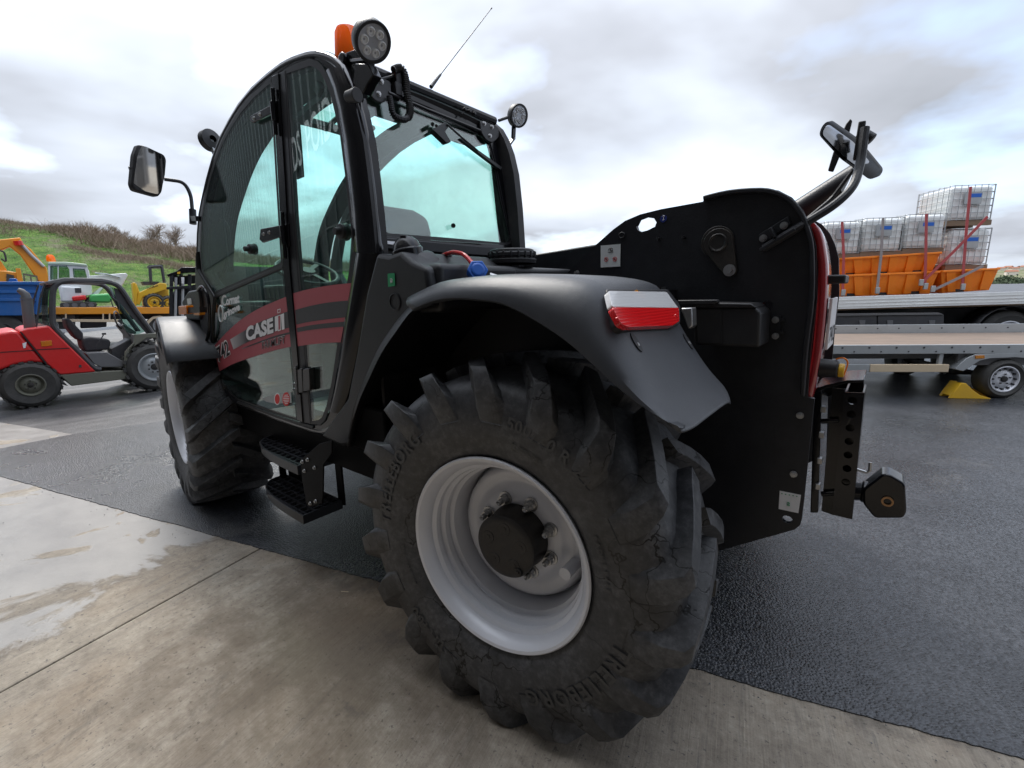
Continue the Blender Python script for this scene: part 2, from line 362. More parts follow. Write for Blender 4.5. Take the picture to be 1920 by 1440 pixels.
def asphalt_mat(name, lo, hi, rough, stone, streak=0.0):
    a = NT(name); vo = a.n('ShaderNodeTexVoronoi'); vo.inputs['Scale'].default_value = stone; a.l(a.co(), vo.inputs['Vector'])
    n = a.noise(1.1, 6, .65); n2 = a.noise(60, 3, .6)
    c = a.mix(a.ramp(n, [(.35, 0.), (.68, 1.)]), lo, hi)
    st = a.n('ShaderNodeMix', data_type='RGBA', blend_type='MULTIPLY'); st.inputs[0].default_value = .75
    a.l(c, st.inputs[6]); a.l(a.ramp(vo.outputs['Color'], [(.15, .30), (.85, 2.1)]), st.inputs[7]); c = st.outputs[2]
    if streak:
        s = a.ramp(a.noise(1.0, 6, .7, st=(2.2, .35, 1), dist=.6), [(.50, 0.), (.66, 1.)])
        c = a.mix(a.ma('MULTIPLY', s, streak), c, (.26, .25, .24))
    c = a.mix(a.ma('MULTIPLY', a.ramp(a.noise(1.6, 6, .7, dist=.7), [(.58, 0.), (.68, 1.)]), .45), c, (.016, .016, .018)); c = a.mix(a.ma('MULTIPLY', a.ramp(a.noise(.7, 7, .75, dist=1.0), [(.58, 0.), (.66, 1.)]), .30), c, (.115, .110, .10))
    dry = a.ramp(a.noise(.55, 5, .6, st=(1, 1, 1), dist=.4), [(.38, 0.), (.62, 1.)])
    a.set(color=c, spec=.5); a.set(rough=a.ma('ADD', a.ma('MULTIPLY', dry, .18), rough))
    h = a.ma('ADD', a.ma('MULTIPLY', a.ramp(vo.outputs['Distance'], [(.0, 1.), (.62, 0.)]), .7), a.ma('MULTIPLY', n2, .3))
    a.bump(h, 1.0, .0042); MT[name] = a.m
asphalt_mat('asphalt_new', (.024, .0255, .029), (.042, .0445, .050), .23, 92)
asphalt_mat('asphalt_old', (.036, .036, .039), (.058, .057, .058), .36, 95, .42)

# concrete: brushed, stained, damp towards the far left
a = NT('concrete'); n0 = a.noise(.9, 6, .65, dist=.3); n1 = a.noise(3.5, 7, .7); n2 = a.noise(30, 5, .75)
mp = a.n('ShaderNodeMapping'); mp.inputs['Rotation'].default_value = (0, 0, -atan2(JD.y, JD.x)); a.l(a.co(), mp.inputs[0]); jv = mp.outputs[0]
br = a.noise(26, 4, .7, vec=jv, st=(.10, 6, 1)); br2 = a.noise(9, 5, .7, vec=jv, st=(.25, 2.5, 1), dist=.5)
c = a.ramp(a.ma('ADD', a.ma('MULTIPLY', n1, .6), a.ma('MULTIPLY', n2, .4)), [(.34, (.150, .123, .092)), (.5, (.275, .233, .180)), (.64, (.420, .370, .295))])
c = a.mix(.22, c, a.mix(a.ramp(br, [(.35, 0.), (.65, 1.)]), (.17, .145, .12), (.46, .41, .34)))
c = a.mix(a.ma('MULTIPLY', a.ramp(a.noise(1.7, 5, .6), [(.48, 0.), (.72, 1.)]), .55), c, (.20, .130, .07))
c = a.mix(a.ma('MULTIPLY', a.ramp(br2, [(.56, 0.), (.72, 1.)]), .5), c, (.10, .095, .09))
c = a.mix(a.ma('MULTIPLY', a.ramp(a.noise(46, 4, .7), [(.60, 0.), (.66, 1.)]), .75), c, (.07, .06, .055))
ds_ = a.n('ShaderNodeVectorMath', operation='DISTANCE'); a.l(a.co(), ds_.inputs[0]); ds_.inputs[1].default_value = (.75, .05, 0)
stn = a.ramp(a.ma('ADD', ds_.outputs['Value'], a.ma('MULTIPLY', a.ma('SUBTRACT', n1, .5), 2.2)), [(.25, 1.), (1.0, 0.)])
c = a.mix(a.ma('MULTIPLY', stn, .62), c, (.105, .070, .038)); c = a.mix(a.ma('MULTIPLY', a.ramp(a.noise(2.6, 7, .75, dist=.4), [(.56, 0.), (.66, 1.)]), .55), c, (.075, .062, .05))
dt = a.n('ShaderNodeVectorMath', operation='DOT_PRODUCT'); a.l(a.co(), dt.inputs[0]); dt.inputs[1].default_value = (ED.x, ED.y, 0)
edge = a.ma('ADD', dt.outputs['Value'], a.ma('MULTIPLY', a.ma('SUBTRACT', a.noise(1.3, 7, .62, dist=.8), .5), 2.2))
wet = a.ramp(a.ma('MULTIPLY', a.ma('SUBTRACT', edge, 2.15), 1.), [(.0, 0.), (.10, 1.)])
dryp = a.ramp(a.noise(2.0, 5, .55, dist=.6), [(.60, 1.), (.625, 0.)]); wet = a.ma('MULTIPLY', a.ma('MULTIPLY', wet, dryp), a.ma('GREATER_THAN', dt.outputs['Value'], 1.772))
rim = a.ramp(a.ma('MULTIPLY', a.ma('SUBTRACT', edge, 2.05), 1.), [(.0, 0.), (.10, 1.), (.2, 0.)])
c = a.mix(a.ma('MULTIPLY', rim, .35), c, (.10, .085, .07)); c = a.mix(wet, c, a.mix(n1, (.17, .158, .145), (.36, .34, .315)))
a.set(color=c, spec=.5); a.set(rough=a.mix(wet, a.ma('ADD', .62, a.ma('MULTIPLY', n2, .2)), a.ma('ADD', .16, a.ma('MULTIPLY', n1, .45))))

a.bump(a.ma('ADD', a.ma('MULTIPLY', br, .6), n2), a.mix(wet, .42, .05), .004) if False else a.bump(a.ma('MULTIPLY', a.ma('ADD', a.ma('MULTIPLY', br, .7), n2), a.ma('SUBTRACT', 1.0, a.ma('MULTIPLY', wet, .7))), .8, .006)
MT['concrete'] = a.m
paint('earth', (.10, .085, .06), .9, dirt=.4)

# ground sheet reaching the horizon
g = B(); g.grid(lambda i, j: V((-3000+6000*i, -3000+6000*j, -.030)), 8, 8); tag(g.obj('ground', 'asphalt_old', smooth=False), kind='structure')
def ragged(p, q, n, amp, seed):
    p, q = V(p), V(q); d = (q-p); nn = V((-d.y, d.x, 0)).normalized(); o = []
    for i in range(n):
        t = i/n; s = t*d.length
        o.append(p+d*t + nn*amp*(noise.noise(V((s*2, seed, 0)))*1.2 + noise.noise(V((s*14, seed, 3)))*.6 + noise.noise(V((s*45, seed, 5)))*.35))
    return o
b = B(); pts = ragged(E0-ED*30, E0-ED*1.6, 60, .012, 1) + ragged(E0-ED*1.6, E0+ED*6.2, 620, .012, 1) + [E0+ED*6.2+JD*9, V((5.55, 9, 0))]
pts += ragged((5.62, 6, 0), (6.055, .156, 0), 80, .012, 4) + ragged((6.055, .156, 0), (5.6, -1.62, 0), 90, .012, 4) + [V((-4.5, -42, 0)), V((-45, -42, 0)), E0-ED*44]
b.plate([p+V((0, 0, .005)) for p in pts], (0, 0, -.03)); tag(b.obj('asphalt_road', 'asphalt_new', smooth=False, fix=False), kind='structure')
def slab(c0, c1, c2, c3, name='concrete_slab'):
    b = B(); b.plate([V((c[0], c[1], 0)) for c in (c0, c1, c2, c3)], (0, 0, -.12)); return tag(b.obj(name, 'concrete', bevel=.006), kind='structure')
sh = V((0, 0, 0))
jA = J0-JD*.5; jB = J0+JD*7; gp = ED*.004
slab(jA+gp, jA+ED*3.9+gp, jB+ED*3.9+gp, jB+gp)
slab(jA-gp, jB-gp, jB-ED*7, jA-ED*7)
slab(jA-ED*7.01, jB-ED*7.01, jB-ED*22, jA-ED*22)
slab((6.062, .150, 0), (15, 2.85, 0), (15, 9, 0), (5.60, 9, 0))
# dead grass blade and pebbles lying about
b = B()
for k in range(260):
    if k < 170: p = E0+ED*random.uniform(-1.3, 5)+EN*random.gauss(.02, .10)
    else: p = E0+ED*random.uniform(-2, 5)+EN*random.uniform(-1.5, 1.2)
    r = random.uniform(.0015, .0045); q = V((p.x, p.y, .004+r*.4))
    b.add([q+V((r*random.uniform(.6, 1.3)*x, r*random.uniform(.6, 1.3)*y, r*.7*z)) for x, y, z in ((1, 0, 0), (-1, 0, 0), (0, 1, 0), (0, -1, 0), (0, 0, 1), (0, 0, -1))],
          [(0, 2, 4), (2, 1, 4), (1, 3, 4), (3, 0, 4), (2, 0, 5), (1, 2, 5), (3, 1, 5), (0, 3, 5)])
tag(b.obj('gravel', 'mid_grey', fix=False, smooth=False), 'loose grit scattered along the edge of the asphalt', None, kind='stuff')
p = at(648, 1108, 2, .004); b = B(); b.beam(p-ED*.018, p+ED*.018+EN*.012, .003, .002)
tag(b.obj('straw', 'cream'), 'single yellow straw lying on the brown concrete', 'straw')

# grassy bank on the left, with brown scrub and bare trees along the top
a = NT('grass_bank'); n0 = a.noise(.10, 6, .65, st=(1, 1, 1)); n1 = a.noise(.9, 6, .75); n2 = a.noise(6, 4, .8)
f = a.ma('ADD', a.ma('MULTIPLY', n1, .6), a.ma('MULTIPLY', n2, .4))
c = a.ramp(f, [(.34, (.025, .060, .014)), (.47, (.060, .135, .022)), (.54, (.11, .20, .035)), (.66, (.21, .26, .07))])
c = a.mix(a.ma('MULTIPLY', a.ramp(a.noise(.22, 6, .75, st=(.5, 1.2, 2.5)), [(.52, 0.), (.62, 1.)]), .75), c, a.mix(n2, (.10, .085, .055), (.24, .20, .15)))
gz = a.n('ShaderNodeSeparateXYZ'); a.l(a.co(), gz.inputs[0])
c = a.mix(a.ramp(a.ma('ADD', gz.outputs[2], a.ma('MULTIPLY', n1, 3.0)), [(0, 0.), (.5, 0.)]), c, c)
a.set(color=c, rough=.9, spec=.15); a.bump(f, 1.0, .5); MT['grass_bank'] = a.m
paint('scrub', (.24, .185, .14), .9, dirt=.5, dcol=(.26, .19, .13), scale=.5, spec=.1)
paint('twig', (.27, .22, .18), .9, dirt=.3, scale=.5, spec=.1)
paint('dry_grass', (.32, .26, .12), .9, dirt=.3, scale=.5, spec=.1)
def hzn(x):   # distant horizon row of a picture column
    return 720-((x-960)*RT.z + FPX*FW.z)/(-UP.z)
YK = [(-900, 360), (-300, 392), (0, 421), (80, 430), (150, 440), (230, 455), (300, 466), (360, 478), (520, 492), (700, 510), (1000, 532), (1250, 544), (1900, 540)]
KN = [(x, 1.5+(hzn(x)-y)/FPX*74) for x, y in YK]
def crest(x):
    for (a0, h0), (a1, h1) in zip(KN, KN[1:]):
        if x <= a1: return h0+(h1-h0)*(x-a0)/(a1-a0)
    return .3
def bank(x, t):                                    # t 0 foot .. 1 crest .. beyond
    d = ray(x, hzn(x)); d.z = 0; d = d/ d.dot(V((FW.x, FW.y, 0)).normalized()); D0, D1 = 34, 74
    p = CAM + d*(D0+(D1-D0)*t); s = min(t, 1); h = crest(x)*(s**.85)
    if t > 1: h += (t-1)*1.5
    h += (noise.noise(V((p.x*.09, p.y*.09, 0)))*.9+noise.noise(V((p.x*.4, p.y*.4, 2)))*.22)*min(1, 3*s)*(1 if t < .9 else .5)
    return V((p.x, p.y, h-.05))
xs = [-900+2500*i/160 for i in range(161)]
b = B(); b.grid(lambda i, j: bank(-900+2150*i, j*1.6), 140, 60); tag(b.obj('hillside', 'grass_bank', angle=80), kind='structure')
def tuft(b, p, h, wd, n, lean=.35):
    for _ in range(n):
        a0 = random.uniform(0, 2*pi); d = V((cos(a0), sin(a0), 0)); base = p+V((random.gauss(0, wd), random.gauss(0, wd), 0)); top = base+V((random.gauss(0, lean)*h, random.gauss(0, lean)*h, h*random.uniform(.5, 1)))
        s = d*max(.016, h*.026); k = len(b.v); b.v += [tuple(base-s), tuple(base+s), tuple(top)]; b.f.append((k, k+1, k+2))
b = B()
for k in range(8200):
    x = random.uniform(-700, 1000); t = random.uniform(.80, 1.12) if x > 60 else random.uniform(.70, 1.05)
    if x > 180: t = random.uniform(.76, 1.15)
    hh = random.uniform(.6, 2.3)*(1.0 if x > 120 else .55)*(.6+.8*abs(noise.noise(V((x*.03, 0, 1))))); tuft(b, bank(x, t), hh, .6, 12, .5)
tag(b.obj('scrub', 'scrub', fix=False, smooth=False), 'brown winter scrub along the top of the green bank', None, kind='stuff')
b = B()
for k in range(3200):
    x = random.uniform(-500, 900); t = random.uniform(.05, 1.0)
    tuft(b, bank(x, t), random.uniform(.15, .4), .5, 3)
b2_ = B()
for k in range(1500):
    x = random.uniform(150, 420); t = .62-.0007*(x-150)+random.gauss(0, .05); tuft(b2_, bank(x, t), random.uniform(.2, .7), .5, 8, .5)
for k in range(900):
    x = random.uniform(-100, 420); t = random.uniform(.1, .75); tuft(b2_, bank(x, t), random.uniform(.15, .4), .7, 6, .5)
tag(b2_.obj('scrub', 'scrub', fix=False, smooth=False), 'straggly brown growth in a band across the green bank', None, kind='stuff')
MT['tuft'] = MT['grass_bank']; tag(b.obj('grass', 'tuft', fix=False, smooth=False), 'tufts of grass on the bank behind the machines', None, kind='stuff')
def bare_tree(x, t, h, label, seed):
    rn = random.Random(seed); base = bank(x, t); root = thing('bare_tree', label, 'tree', base, group='bare trees on the crest of the bank')
    tr = B(); tw = B()
    def grow(p, d, l, r, lev):
        pts = [p]; q = p; dd = d.copy()
        for _ in range(3):
            dd = (dd+V((rn.gauss(0, .15), rn.gauss(0, .15), .04))).normalized(); q = q+dd*l/3; pts.append(q)
        (tr if lev < 2 else tw).tube(pts, [r, r*.85, r*.7, r*.5], 5 if lev < 2 else 3)
        if lev < 4:
            for _ in range((5, 5, 4, 4)[lev]+ (rn.random() < .5)):
                k = rn.choice((1, 2, 3)); nd = (dd+V((rn.gauss(0, .75), rn.gauss(0, .75), rn.gauss(.15, .4)))).normalized()
                grow(pts[k], nd, l*rn.uniform(.58, .82), r*.55, lev+1)
    grow(V((0, 0, -.1)), V((0, 0, 1)), h*.30, h*.026, 0)
    tr.obj('trunk', 'twig', root, fix=False); tw.obj('crown', 'twig', root, fix=False, smooth=False)
for x, t, h, lab, sd_ in ((250, 1.12, 4.6, 'small bare tree on the bank crest, left of the rounder pair', 3), (292, 1.08, 6.4, 'widest round-topped bare tree on the crest of the bank', 5),
                          (318, 1.16, 5.6, 'bare tree on the crest between the round one and the cab', 8), (345, 1.10, 6.6, 'bare tree on the crest nearest the black cab', 13),
                          (196, 1.15, 3.8, 'low bare sapling in the scrub on the bank', 21), (28, .80, 1.7, 'small dark bush on the upper left slope of the bank', 34)):
    bare_tree(x, t, h, lab, sd_)

# far hillside to the right, with houses
a = NT('far_hill'); n1 = a.noise(.02, 5, .7); c = a.ramp(n1, [(.38, (.11, .10, .07)), (.5, (.15, .175, .085)), (.62, (.25, .215, .16))]); a.set(color=c, rough=1., spec=.1); MT['far_hill'] = a.m
def farh(x, t):
    d = ray(x, hzn(x)); d.z = 0; d = d/d.dot(V((FW.x, FW.y, 0)).normalized()); p = CAM+d*(300+700*t)
    h = 40*min(1, t*1.1)**1.2*(.8+.25*noise.noise(V((x*.004, 3, 0)))) + 4*noise.noise(V((p.x*.01, p.y*.01, 0)))
    return V((p.x, p.y, h-6 if t > 0 else -6))
b = B(); b.grid(lambda i, j: farh(1150+1700*i, j*1.3), 60, 24); tag(b.obj('hills', 'far_hill', angle=80), kind='structure')
paint('house_wall', (.66, .60, .52), .8, dirt=.1, scale=.05); paint('house_roof', (.30, .13, .08), .8, dirt=.1, scale=.05)
for i, (x, t, lab) in enumerate(((1873, .80, 'far white house above the orange skips, leftmost on the ridge'), (1886, .88, 'far house on the ridge, second from the tank stack'), (1897, .76, 'pale far house lower on the slope'),
                                 (1906, .90, 'small far house high on the ridge'), (1915, .82, 'far house at the right edge of the picture'), (1893, .50, 'long pale far house on the green slope'))):
    p = farh(x, t); r = thing('house', lab, 'house', p, random.uniform(0, 3), 'far houses on the hillside'); wd = random.uniform(8, 13)
    B().b2((-wd/2, -4, -2), (wd/2, 4, 5)).obj('wall', 'house_wall', r)
    B().add([(-wd/2-.4, -4.6, 4.8), (wd/2+.4, -4.6, 4.8), (wd/2+.4, 4.6, 4.8), (-wd/2-.4, 4.6, 4.8), (-wd/2, 0, 7.4), (wd/2, 0, 7.4)], [(0, 1, 5, 4), (2, 3, 4, 5), (1, 2, 5), (3, 0, 4), (3, 2, 1, 0)]).obj('roof', 'house_roof', r)
paint('dark_leaf', (.045, .07, .03), .9, dirt=.3, scale=.1)
b = B(); rn = random.Random(4)
for k in range(34):
    x = 1858+2.2*k*1.0+rn.uniform(-2, 2); base = farh(x, .08+.10*rn.random()); hg = rn.uniform(5, 9)
    for _ in range(90):
        q = V((rn.gauss(0, 1), rn.gauss(0, 1), rn.gauss(0, .8))).normalized()*rn.uniform(.4, 1)*hg*.5+V((0, 0, hg*.5))+base; s_ = hg*.16
        b.add([q+V((rn.uniform(-s_, s_), rn.uniform(-s_, s_), rn.uniform(-s_, s_))) for _ in range(3)], [(0, 1, 2)])
tag(b.obj('woodland', 'dark_leaf', fix=False, smooth=False), 'dark line of trees on the far green slope', None, kind='stuff')

# workshop behind the photographer: its cladding and sign show in the cab glass
wb = E0+EN*3.5+ED*(-14); wr = thing('workshop', 'long ribbed metal workshop behind the photographer, mirrored in the cab glass', 'building', wb, atan2(ED.y, ED.x))
b = B(); n = 440; W_ = 86
vs = []; 
for i in range(n+1):
    yy = (0, 0, .12, .12)[i % 4]; xx = W_*i/n
    vs += [(xx, yy, 4.3), (xx, yy, 10.5)]
b.add(vs, [(2*i, 2*i+2, 2*i+3, 2*i+1) for i in range(n)]); b.obj('cladding', 'cladding', wr, fix=False, smooth=False)
B().b2((0, .12, 0), (W_, .6, 10.5)).obj('wall', 'dark_grey', wr)
B().b2((0, -.1, 10.5), (W_, .7, 10.75)).obj('gutter', 'mid_grey', wr)
for k in range(8):
    x0 = 1+k*5.6; d = B().b2((x0, .02, 0), (x0+4.4, .10, 4.1)).obj('door', 'print_black', wr)
    fb = B()
    for j in range(5): fb.b2((x0+j*1.08, -.01, 0), (x0+j*1.08+.05, .02, 4.1))
    for z in (0.9, 2.1, 3.3): fb.b2((x0, -.012, z), (x0+4.4, .018, z+.05))
    fb.obj('frame', 'mid_grey', wr)
x = 16.2
for body in ('VENTE', 'LOCATION', 'POIDS', 'LOURDS'):
    L_ = len(body)*.62; text_quad('lettering', body, (x+L_, -.06, 5.4), (x, -.06, 5.4), (x+L_, -.06, 6.4), 'print_white', wr, bold=.01)
    x += L_+.7
# ================================================================== TELEHANDLER
T = thing('telehandler', 'black telehandler with tinted glass cab, red door stripe and big treaded tyres, rear wheel foremost', 'telehandler')
VC = -.15                                                   # plane of the cab side
# ---- wheels
TR = .652
def make_wheel(name):
    tb = B()
    prof = [(-.205, .33), (-.235, .37), (-.25, .44), (-.25, .50), (-.238, .55), (-.215, .582), (-.17, .598), (-.08, .604), (0, .606), (.08, .604), (.17, .598), (.215, .582), (.238, .55), (.25, .50), (.25, .44), (.235, .37), (.205, .33)]
    tb.lathe(prof, n=120)
    for sgn in (1, -1):
        for k in range(18):
            th0 = 2*pi*(k+(.5 if sgn < 0 else 0))/18
            # (base y, r), (top y, r), angle lead, half width base, half width top
            st = [(-.025, .600, -.022, .650, .33, .030, .024), (.03, .600, .032, .651, .285, .040, .030), (.10, .598, .105, .649, .205, .042, .032), (.165, .592, .172, .645, .125, .045, .034),
                  (.205, .575, .235, .638, .050, .054, .030), (.222, .555, .252, .618, .015, .060, .027), (.236, .530, .262, .560, -.02, .060, .036), (.246, .500, .258, .515, -.035, .052, .036), (.249, .470, .2505, .468, -.045, .042, .034)]
            vs = []
            for yb, rb, yt, rt, ph, wb_, wt in st:
                for (y, r, hw) in ((yb, rb, -wb_), (yt, rt, -wt), (yt, rt, wt), (yb, rb, wb_)):
                    an = th0+ph+hw/r; vs.append((r*sin(an), y*sgn, r*cos(an)))
            fs = []; m = len(st)
            for i in range(m-1):
                for j in range(3): fs.append((i*4+j, i*4+j+1, i*4+j+5, i*4+j+4))
            fs += [(0, 1, 2, 3), tuple((m-1)*4+j for j in (3, 2, 1, 0))]
            tb.add(vs, fs)
    rim = B(); rim.lathe([(.200, .326), (.214, .340), (.226, .343), (.231, .338), (.228, .328), (.216, .318), (.196, .306), (.180, .303), (.171, .290), (.158, .287), (.152, .294), (.142, .294), (.134, .279), (.118, .276), (.113, .282), (.104, .282), (.096, .267), (.075, .264), (.0, .262), (-.10, .262), (-.2, .30), (-.22, .335), (-.205, .338), (-.19, .30), (-.1, .268), (.0, .268), (.1, .282), (.18, .312)], n=96, closed=True)
    W = rim.obj(name, 'silver_paint', T, angle=32)
    ds = B(); ds.lathe([(-.012, .2615), (.005, .252), (.028, .248), (.043, .240), (.047, .226), (.040, .207), (.038, .190), (.050, .172), (.058, .160), (.060, .125), (.060, .105)], n=80)
    ds.obj('wheel_disc', 'silver_paint', W, angle=60, solid=.01)
    tb.obj('tyre', 'rubber', W, fix=False, angle=50, bevel=.007, bseg=2)
    hb = B(); hb.lathe([(.055, .117), (.075, .1165), (.080, .114), (.140, .1105), (.146, .108), (.150, .1125), (.154, .1125), (.158, .108), (.160, .09), (.159, .02), (.159, .001)], n=56)
    for k in range(5):
        an = radians(20+72*k); c = V((.068*cos(an), .159, .068*sin(an))); hb.cyl(c, c+V((0, .0025, 0)), .023, .021, 20); hb.cyl(c, c+V((0, .004, 0)), .008, n=8)
    hb.cyl((-.055, .158, -.075), (-.055, .168, -.075), .017, .015, 16); hb.cyl((-.055, .168, -.075), (-.055, .172, -.075), .009, n=6)
    hb.obj('hub_cap', 'hub_iron', W, angle=40)
    nb = B(); nb.lathe([(.058, .026), (.064, .026), (.065, .0185), (.072, .0185), (.073, .0165), (.090, .0155), (.090, .0105), (.108, .0100), (.110, .0075), (.105, .001)], n=12)
    nut0 = None
    for k in range(8):
        an = radians(22.2+45*k)
        if nut0 is None: nut0 = nb.obj('wheel_nut', 'zinc', W, angle=25); o = nut0
        else: o = nut0.copy(); COL.objects.link(o)
        o.location = (.1385*cos(an), 0, .1385*sin(an))
    vb = B(); an = radians(-160); c = V((.235*cos(an), .05, .235*sin(an)))
    c = V((-.213, .045, -.055)); vb.cyl(c, c+V((.004, .075, 0)), .021, n=20); vb.obj('valve_guard', 'silver_paint', W)
    return W
RW = make_wheel('rear_wheel')
# raised lettering round the side wall
def ring_text(body, mid, r, hgt, flip=False, name='lettering', step=None):
    b = B(); al = []; tot = 0
    for ch in body:
        if ch == ' ': al.append((None, hgt*.4)); tot += hgt*.4*1.15; continue
        vs, fs, asp = text_mesh(ch, .022); wd = hgt*asp*.95 if ch not in 'I1/' else hgt*asp
        al.append(((vs, fs), wd)); tot += wd*1.22
    s = -tot/2
    for g, wd in al:
        if g is None: s += wd*1.15; continue
        vs, fs = g; V3 = []
        for x, y in vs:
            cx = s+wd*x; rr = r+(y-.5)*hgt*(-1 if flip else 1); an = mid+(-cx if flip else cx)/r
            # clockwise seen from outside: outside = +y, forward = +x is on the viewer's left
            lat = .2505 if .44 <= rr <= .50 else (.2505-(.44-rr)*.215 if rr < .44 else .2505-(rr-.50)*.24)
            V3.append((-rr*sin(an), lat+.0050, rr*cos(an)))
        b.add(V3, fs); s += wd*1.22
    o = b.obj(name, 'rubber_letter', RW, smooth=False, fix=False); return o
ring_text('500/70 R 24', radians(50-22), .485, .040)
ring_text('TRELLEBORG', radians(135), .470, .055)
ring_text('TRELLEBORG', radians(-62), .470, .050, flip=False)
ring_text('TH400', radians(218), .468, .046, flip=False)
ring_text('TUBELESS', radians(20), .415, .018); ring_text('RADIAL 164A8', radians(75), .400, .018); ring_text('MADE IN LATVIA', radians(-110), .40, .014)
def place_wheel(W, x, y, st, spin=0, flip=False):
    W.matrix_basis = Matrix.Translation((x, y, .637)) @ Matrix.Rotation(st + (pi if flip else 0), 4, 'Z') @ Matrix.Rotation(spin, 4, 'Y')
def copy_wheel(name):
    c = RW.copy(); c.name = name; COL.objects.link(c); c.parent = T
    for ch in RW.children:
        d = ch.copy(); COL.objects.link(d); d.parent = c
    return c
FWh = copy_wheel('front_wheel'); RW2 = copy_wheel('rear_wheel'); FW2 = copy_wheel('front_wheel')
place_wheel(RW, 0, -.25, .1195); place_wheel(FWh, 2.956, -.25, -.15, radians(9))
place_wheel(RW2, 0, -2.05, .1195, .3, True); place_wheel(FW2, 2.956, -2.05, -.15, .5, True)

# ---- chassis, axles, boom, engine side
c = B(); c.b2((-.55, -1.60, .48), (3.35, -.86, .92)); c.b2((.75, -1.2, .62), (2.55, -.2, .82)); c.b2((.7, -.62, .78), (1.05, -.16, 1.0))
c.obj('chassis', 'matte_black', T, bevel=.012)
ax = B()
for u in (0, 2.956):
    ax.cyl((u, -2.0, .637), (u, -.30, .637), .085, n=16); ax.cyl((u, -1.35, .637), (u, -.95, .637), .19, n=20); ax.cyl((u, -.46, .637), (u, -.36, .637), .17, n=20)
ax.obj('axle', 'dark_plastic', T)
B().b2((.4, -2.25, .7), (2.3, -1.66, 1.46)).obj('engine_cover', 'gloss_black', T, bevel=.06, bseg=4)
bm_ = B(); bm_.beam((-.45, -1.32, 1.62), (3.6, -1.32, 1.34), .26, .30); bm_.obj('boom', 'black_paint', T, bevel=.01)
B().b2((.9, -1.1, 1.0), (2.6, -.6, .84)).obj('belly_guard', 'black_paint', T)

# ---- rear side plate
PV = -.85
PO = [(1060, 516), (1075, 500), (1100, 474), (1150, 430), (1172, 414), (1200, 402), (1240, 392), (1318, 378), (1322, 367), (1370, 356), (1430, 352), (1460, 357), (1485, 370), (1505, 393), (1520, 425), (1530, 462), (1532, 560), (1521, 650), (1514, 745), (1527, 748), (1503, 975), (1500, 985), (1490, 993), (1340, 1035), (1180, 900), (1040, 700)]
out_ = px(PO, 1, PV)
h1 = px([(1193, 424), (1199, 412), (1212, 407), (1226, 409), (1231, 417), (1228, 425), (1214, 432), (1202, 435), (1195, 431)], 1, PV)
h2 = circ(at(1440, 573, 1, PV), .0165, 18); h3 = circ(at(1476, 974, 1, PV), .017, 18, ry=.0145)
sp = B(); sp.plate(out_, (0, -.02, 0), [h1, h2, h3]); sp.obj('side_plate', 'black_paint', T, angle=30)
s2 = B(); s2.plate([p+V((0, -.92, 0)) for p in out_], (0, -.02, 0)); s2.obj('side_plate', 'black_paint', T, angle=30)
fl = spl(px([(1322, 369), (1370, 358), (1430, 354), (1462, 360), (1487, 374), (1507, 398), (1520, 430), (1528, 470), (1528, 560), (1517, 650), (1510, 742)], 1, PV), 3)
fb = B(); cen = V((-.45, PV, 1.3))
vs = []
for p in fl:
    i = (cen-p); i.y = 0; i.normalize(); vs += [p+V((0, .001, 0)), p+V((0, .030, 0)), p+i*.016+V((0, .030, 0)), p+i*.016+V((0, .001, 0))]
fb.add(vs, [(k*4+j, k*4+(j+1) % 4, k*4+4+(j+1) % 4, k*4+4+j) for k in range(len(fl)-1) for j in range(4)]+[(0, 1, 2, 3), tuple(4*(len(fl)-1)+j for j in (3, 2, 1, 0))])
fb.obj('edge_flange', 'black_paint', T, bevel=.004)
bk = B(); bk.b2((-.60, -1.74, .48), (.0, -.90, .62)); bk.obj('cross_member', 'black_paint', T)
# lever and pivot pin
pp = at(1348, 456, 1, PV+.002); pq = at(1370, 507, 1, PV+.002)
def hull2(c0, r0, c1, r1, n=14):
    d = (c1-c0); an = atan2(d.z, d.x); be = math.acos((r0-r1)/d.length); o = []
    for k in range(n+1):
        t = an+be+(2*pi-2*be)*k/n; o.append(c0+V((cos(t), 0, sin(t)))*r0)
    for k in range(n+1):
        t = an-be+2*be*k/n; o.append(c1+V((cos(t), 0, sin(t)))*r1)
    return o
lv = B(); lv.plate(hull2(pp, .052, pq, .024), (0, .016, 0)); lv.cyl(pp+V((.004, .0, .004)), pp+V((.004, .012, .004)), .057, n=32); lv.lathe([(.016, .034), (.020, .033), (.021, .028), (.017, .024), (.017, .001)], pp, (0, 1, 0), 28)
lv.obj('pivot_lever', 'worn_steel', T, bevel=.003)
z_ = B(); z_.cyl(pq+V((0, .016, 0)), pq+V((0, .020, 0)), .021, n=28); z_.cyl(pq+V((0, .020, 0)), pq+V((0, .031, 0)), .0125, n=6)
z_.obj('bolt', 'zinc', T)
bz = B()
for x, y in ((1454, 600), (1454, 630), (1082, 512), (1500, 779), (1488, 889)): bolt(bz, at(x, y, 1, PV+.004), (0, 1, 0), .0095, .012)
bz.obj('bolt', 'zinc', T, angle=25)
bd = B()
for x, y in ((1468, 600), (1467, 623), (1310, 570)): bolt(bd, at(x, y, 1, PV+.002), (0, 1, 0), .006, .012)
for x, y in ((1236, 448), (1283, 445)): p = at(x, y, 1, PV); bd.cyl(p, p+V((0, .022, 0)), .006, n=10)
rr = circ(at(1166, 441, 1, PV+.006), .013, 16, ry=.0105); bd.tube(rr, .003, 6, True)
bd.obj('cable_clip', 'dark_plastic', T)
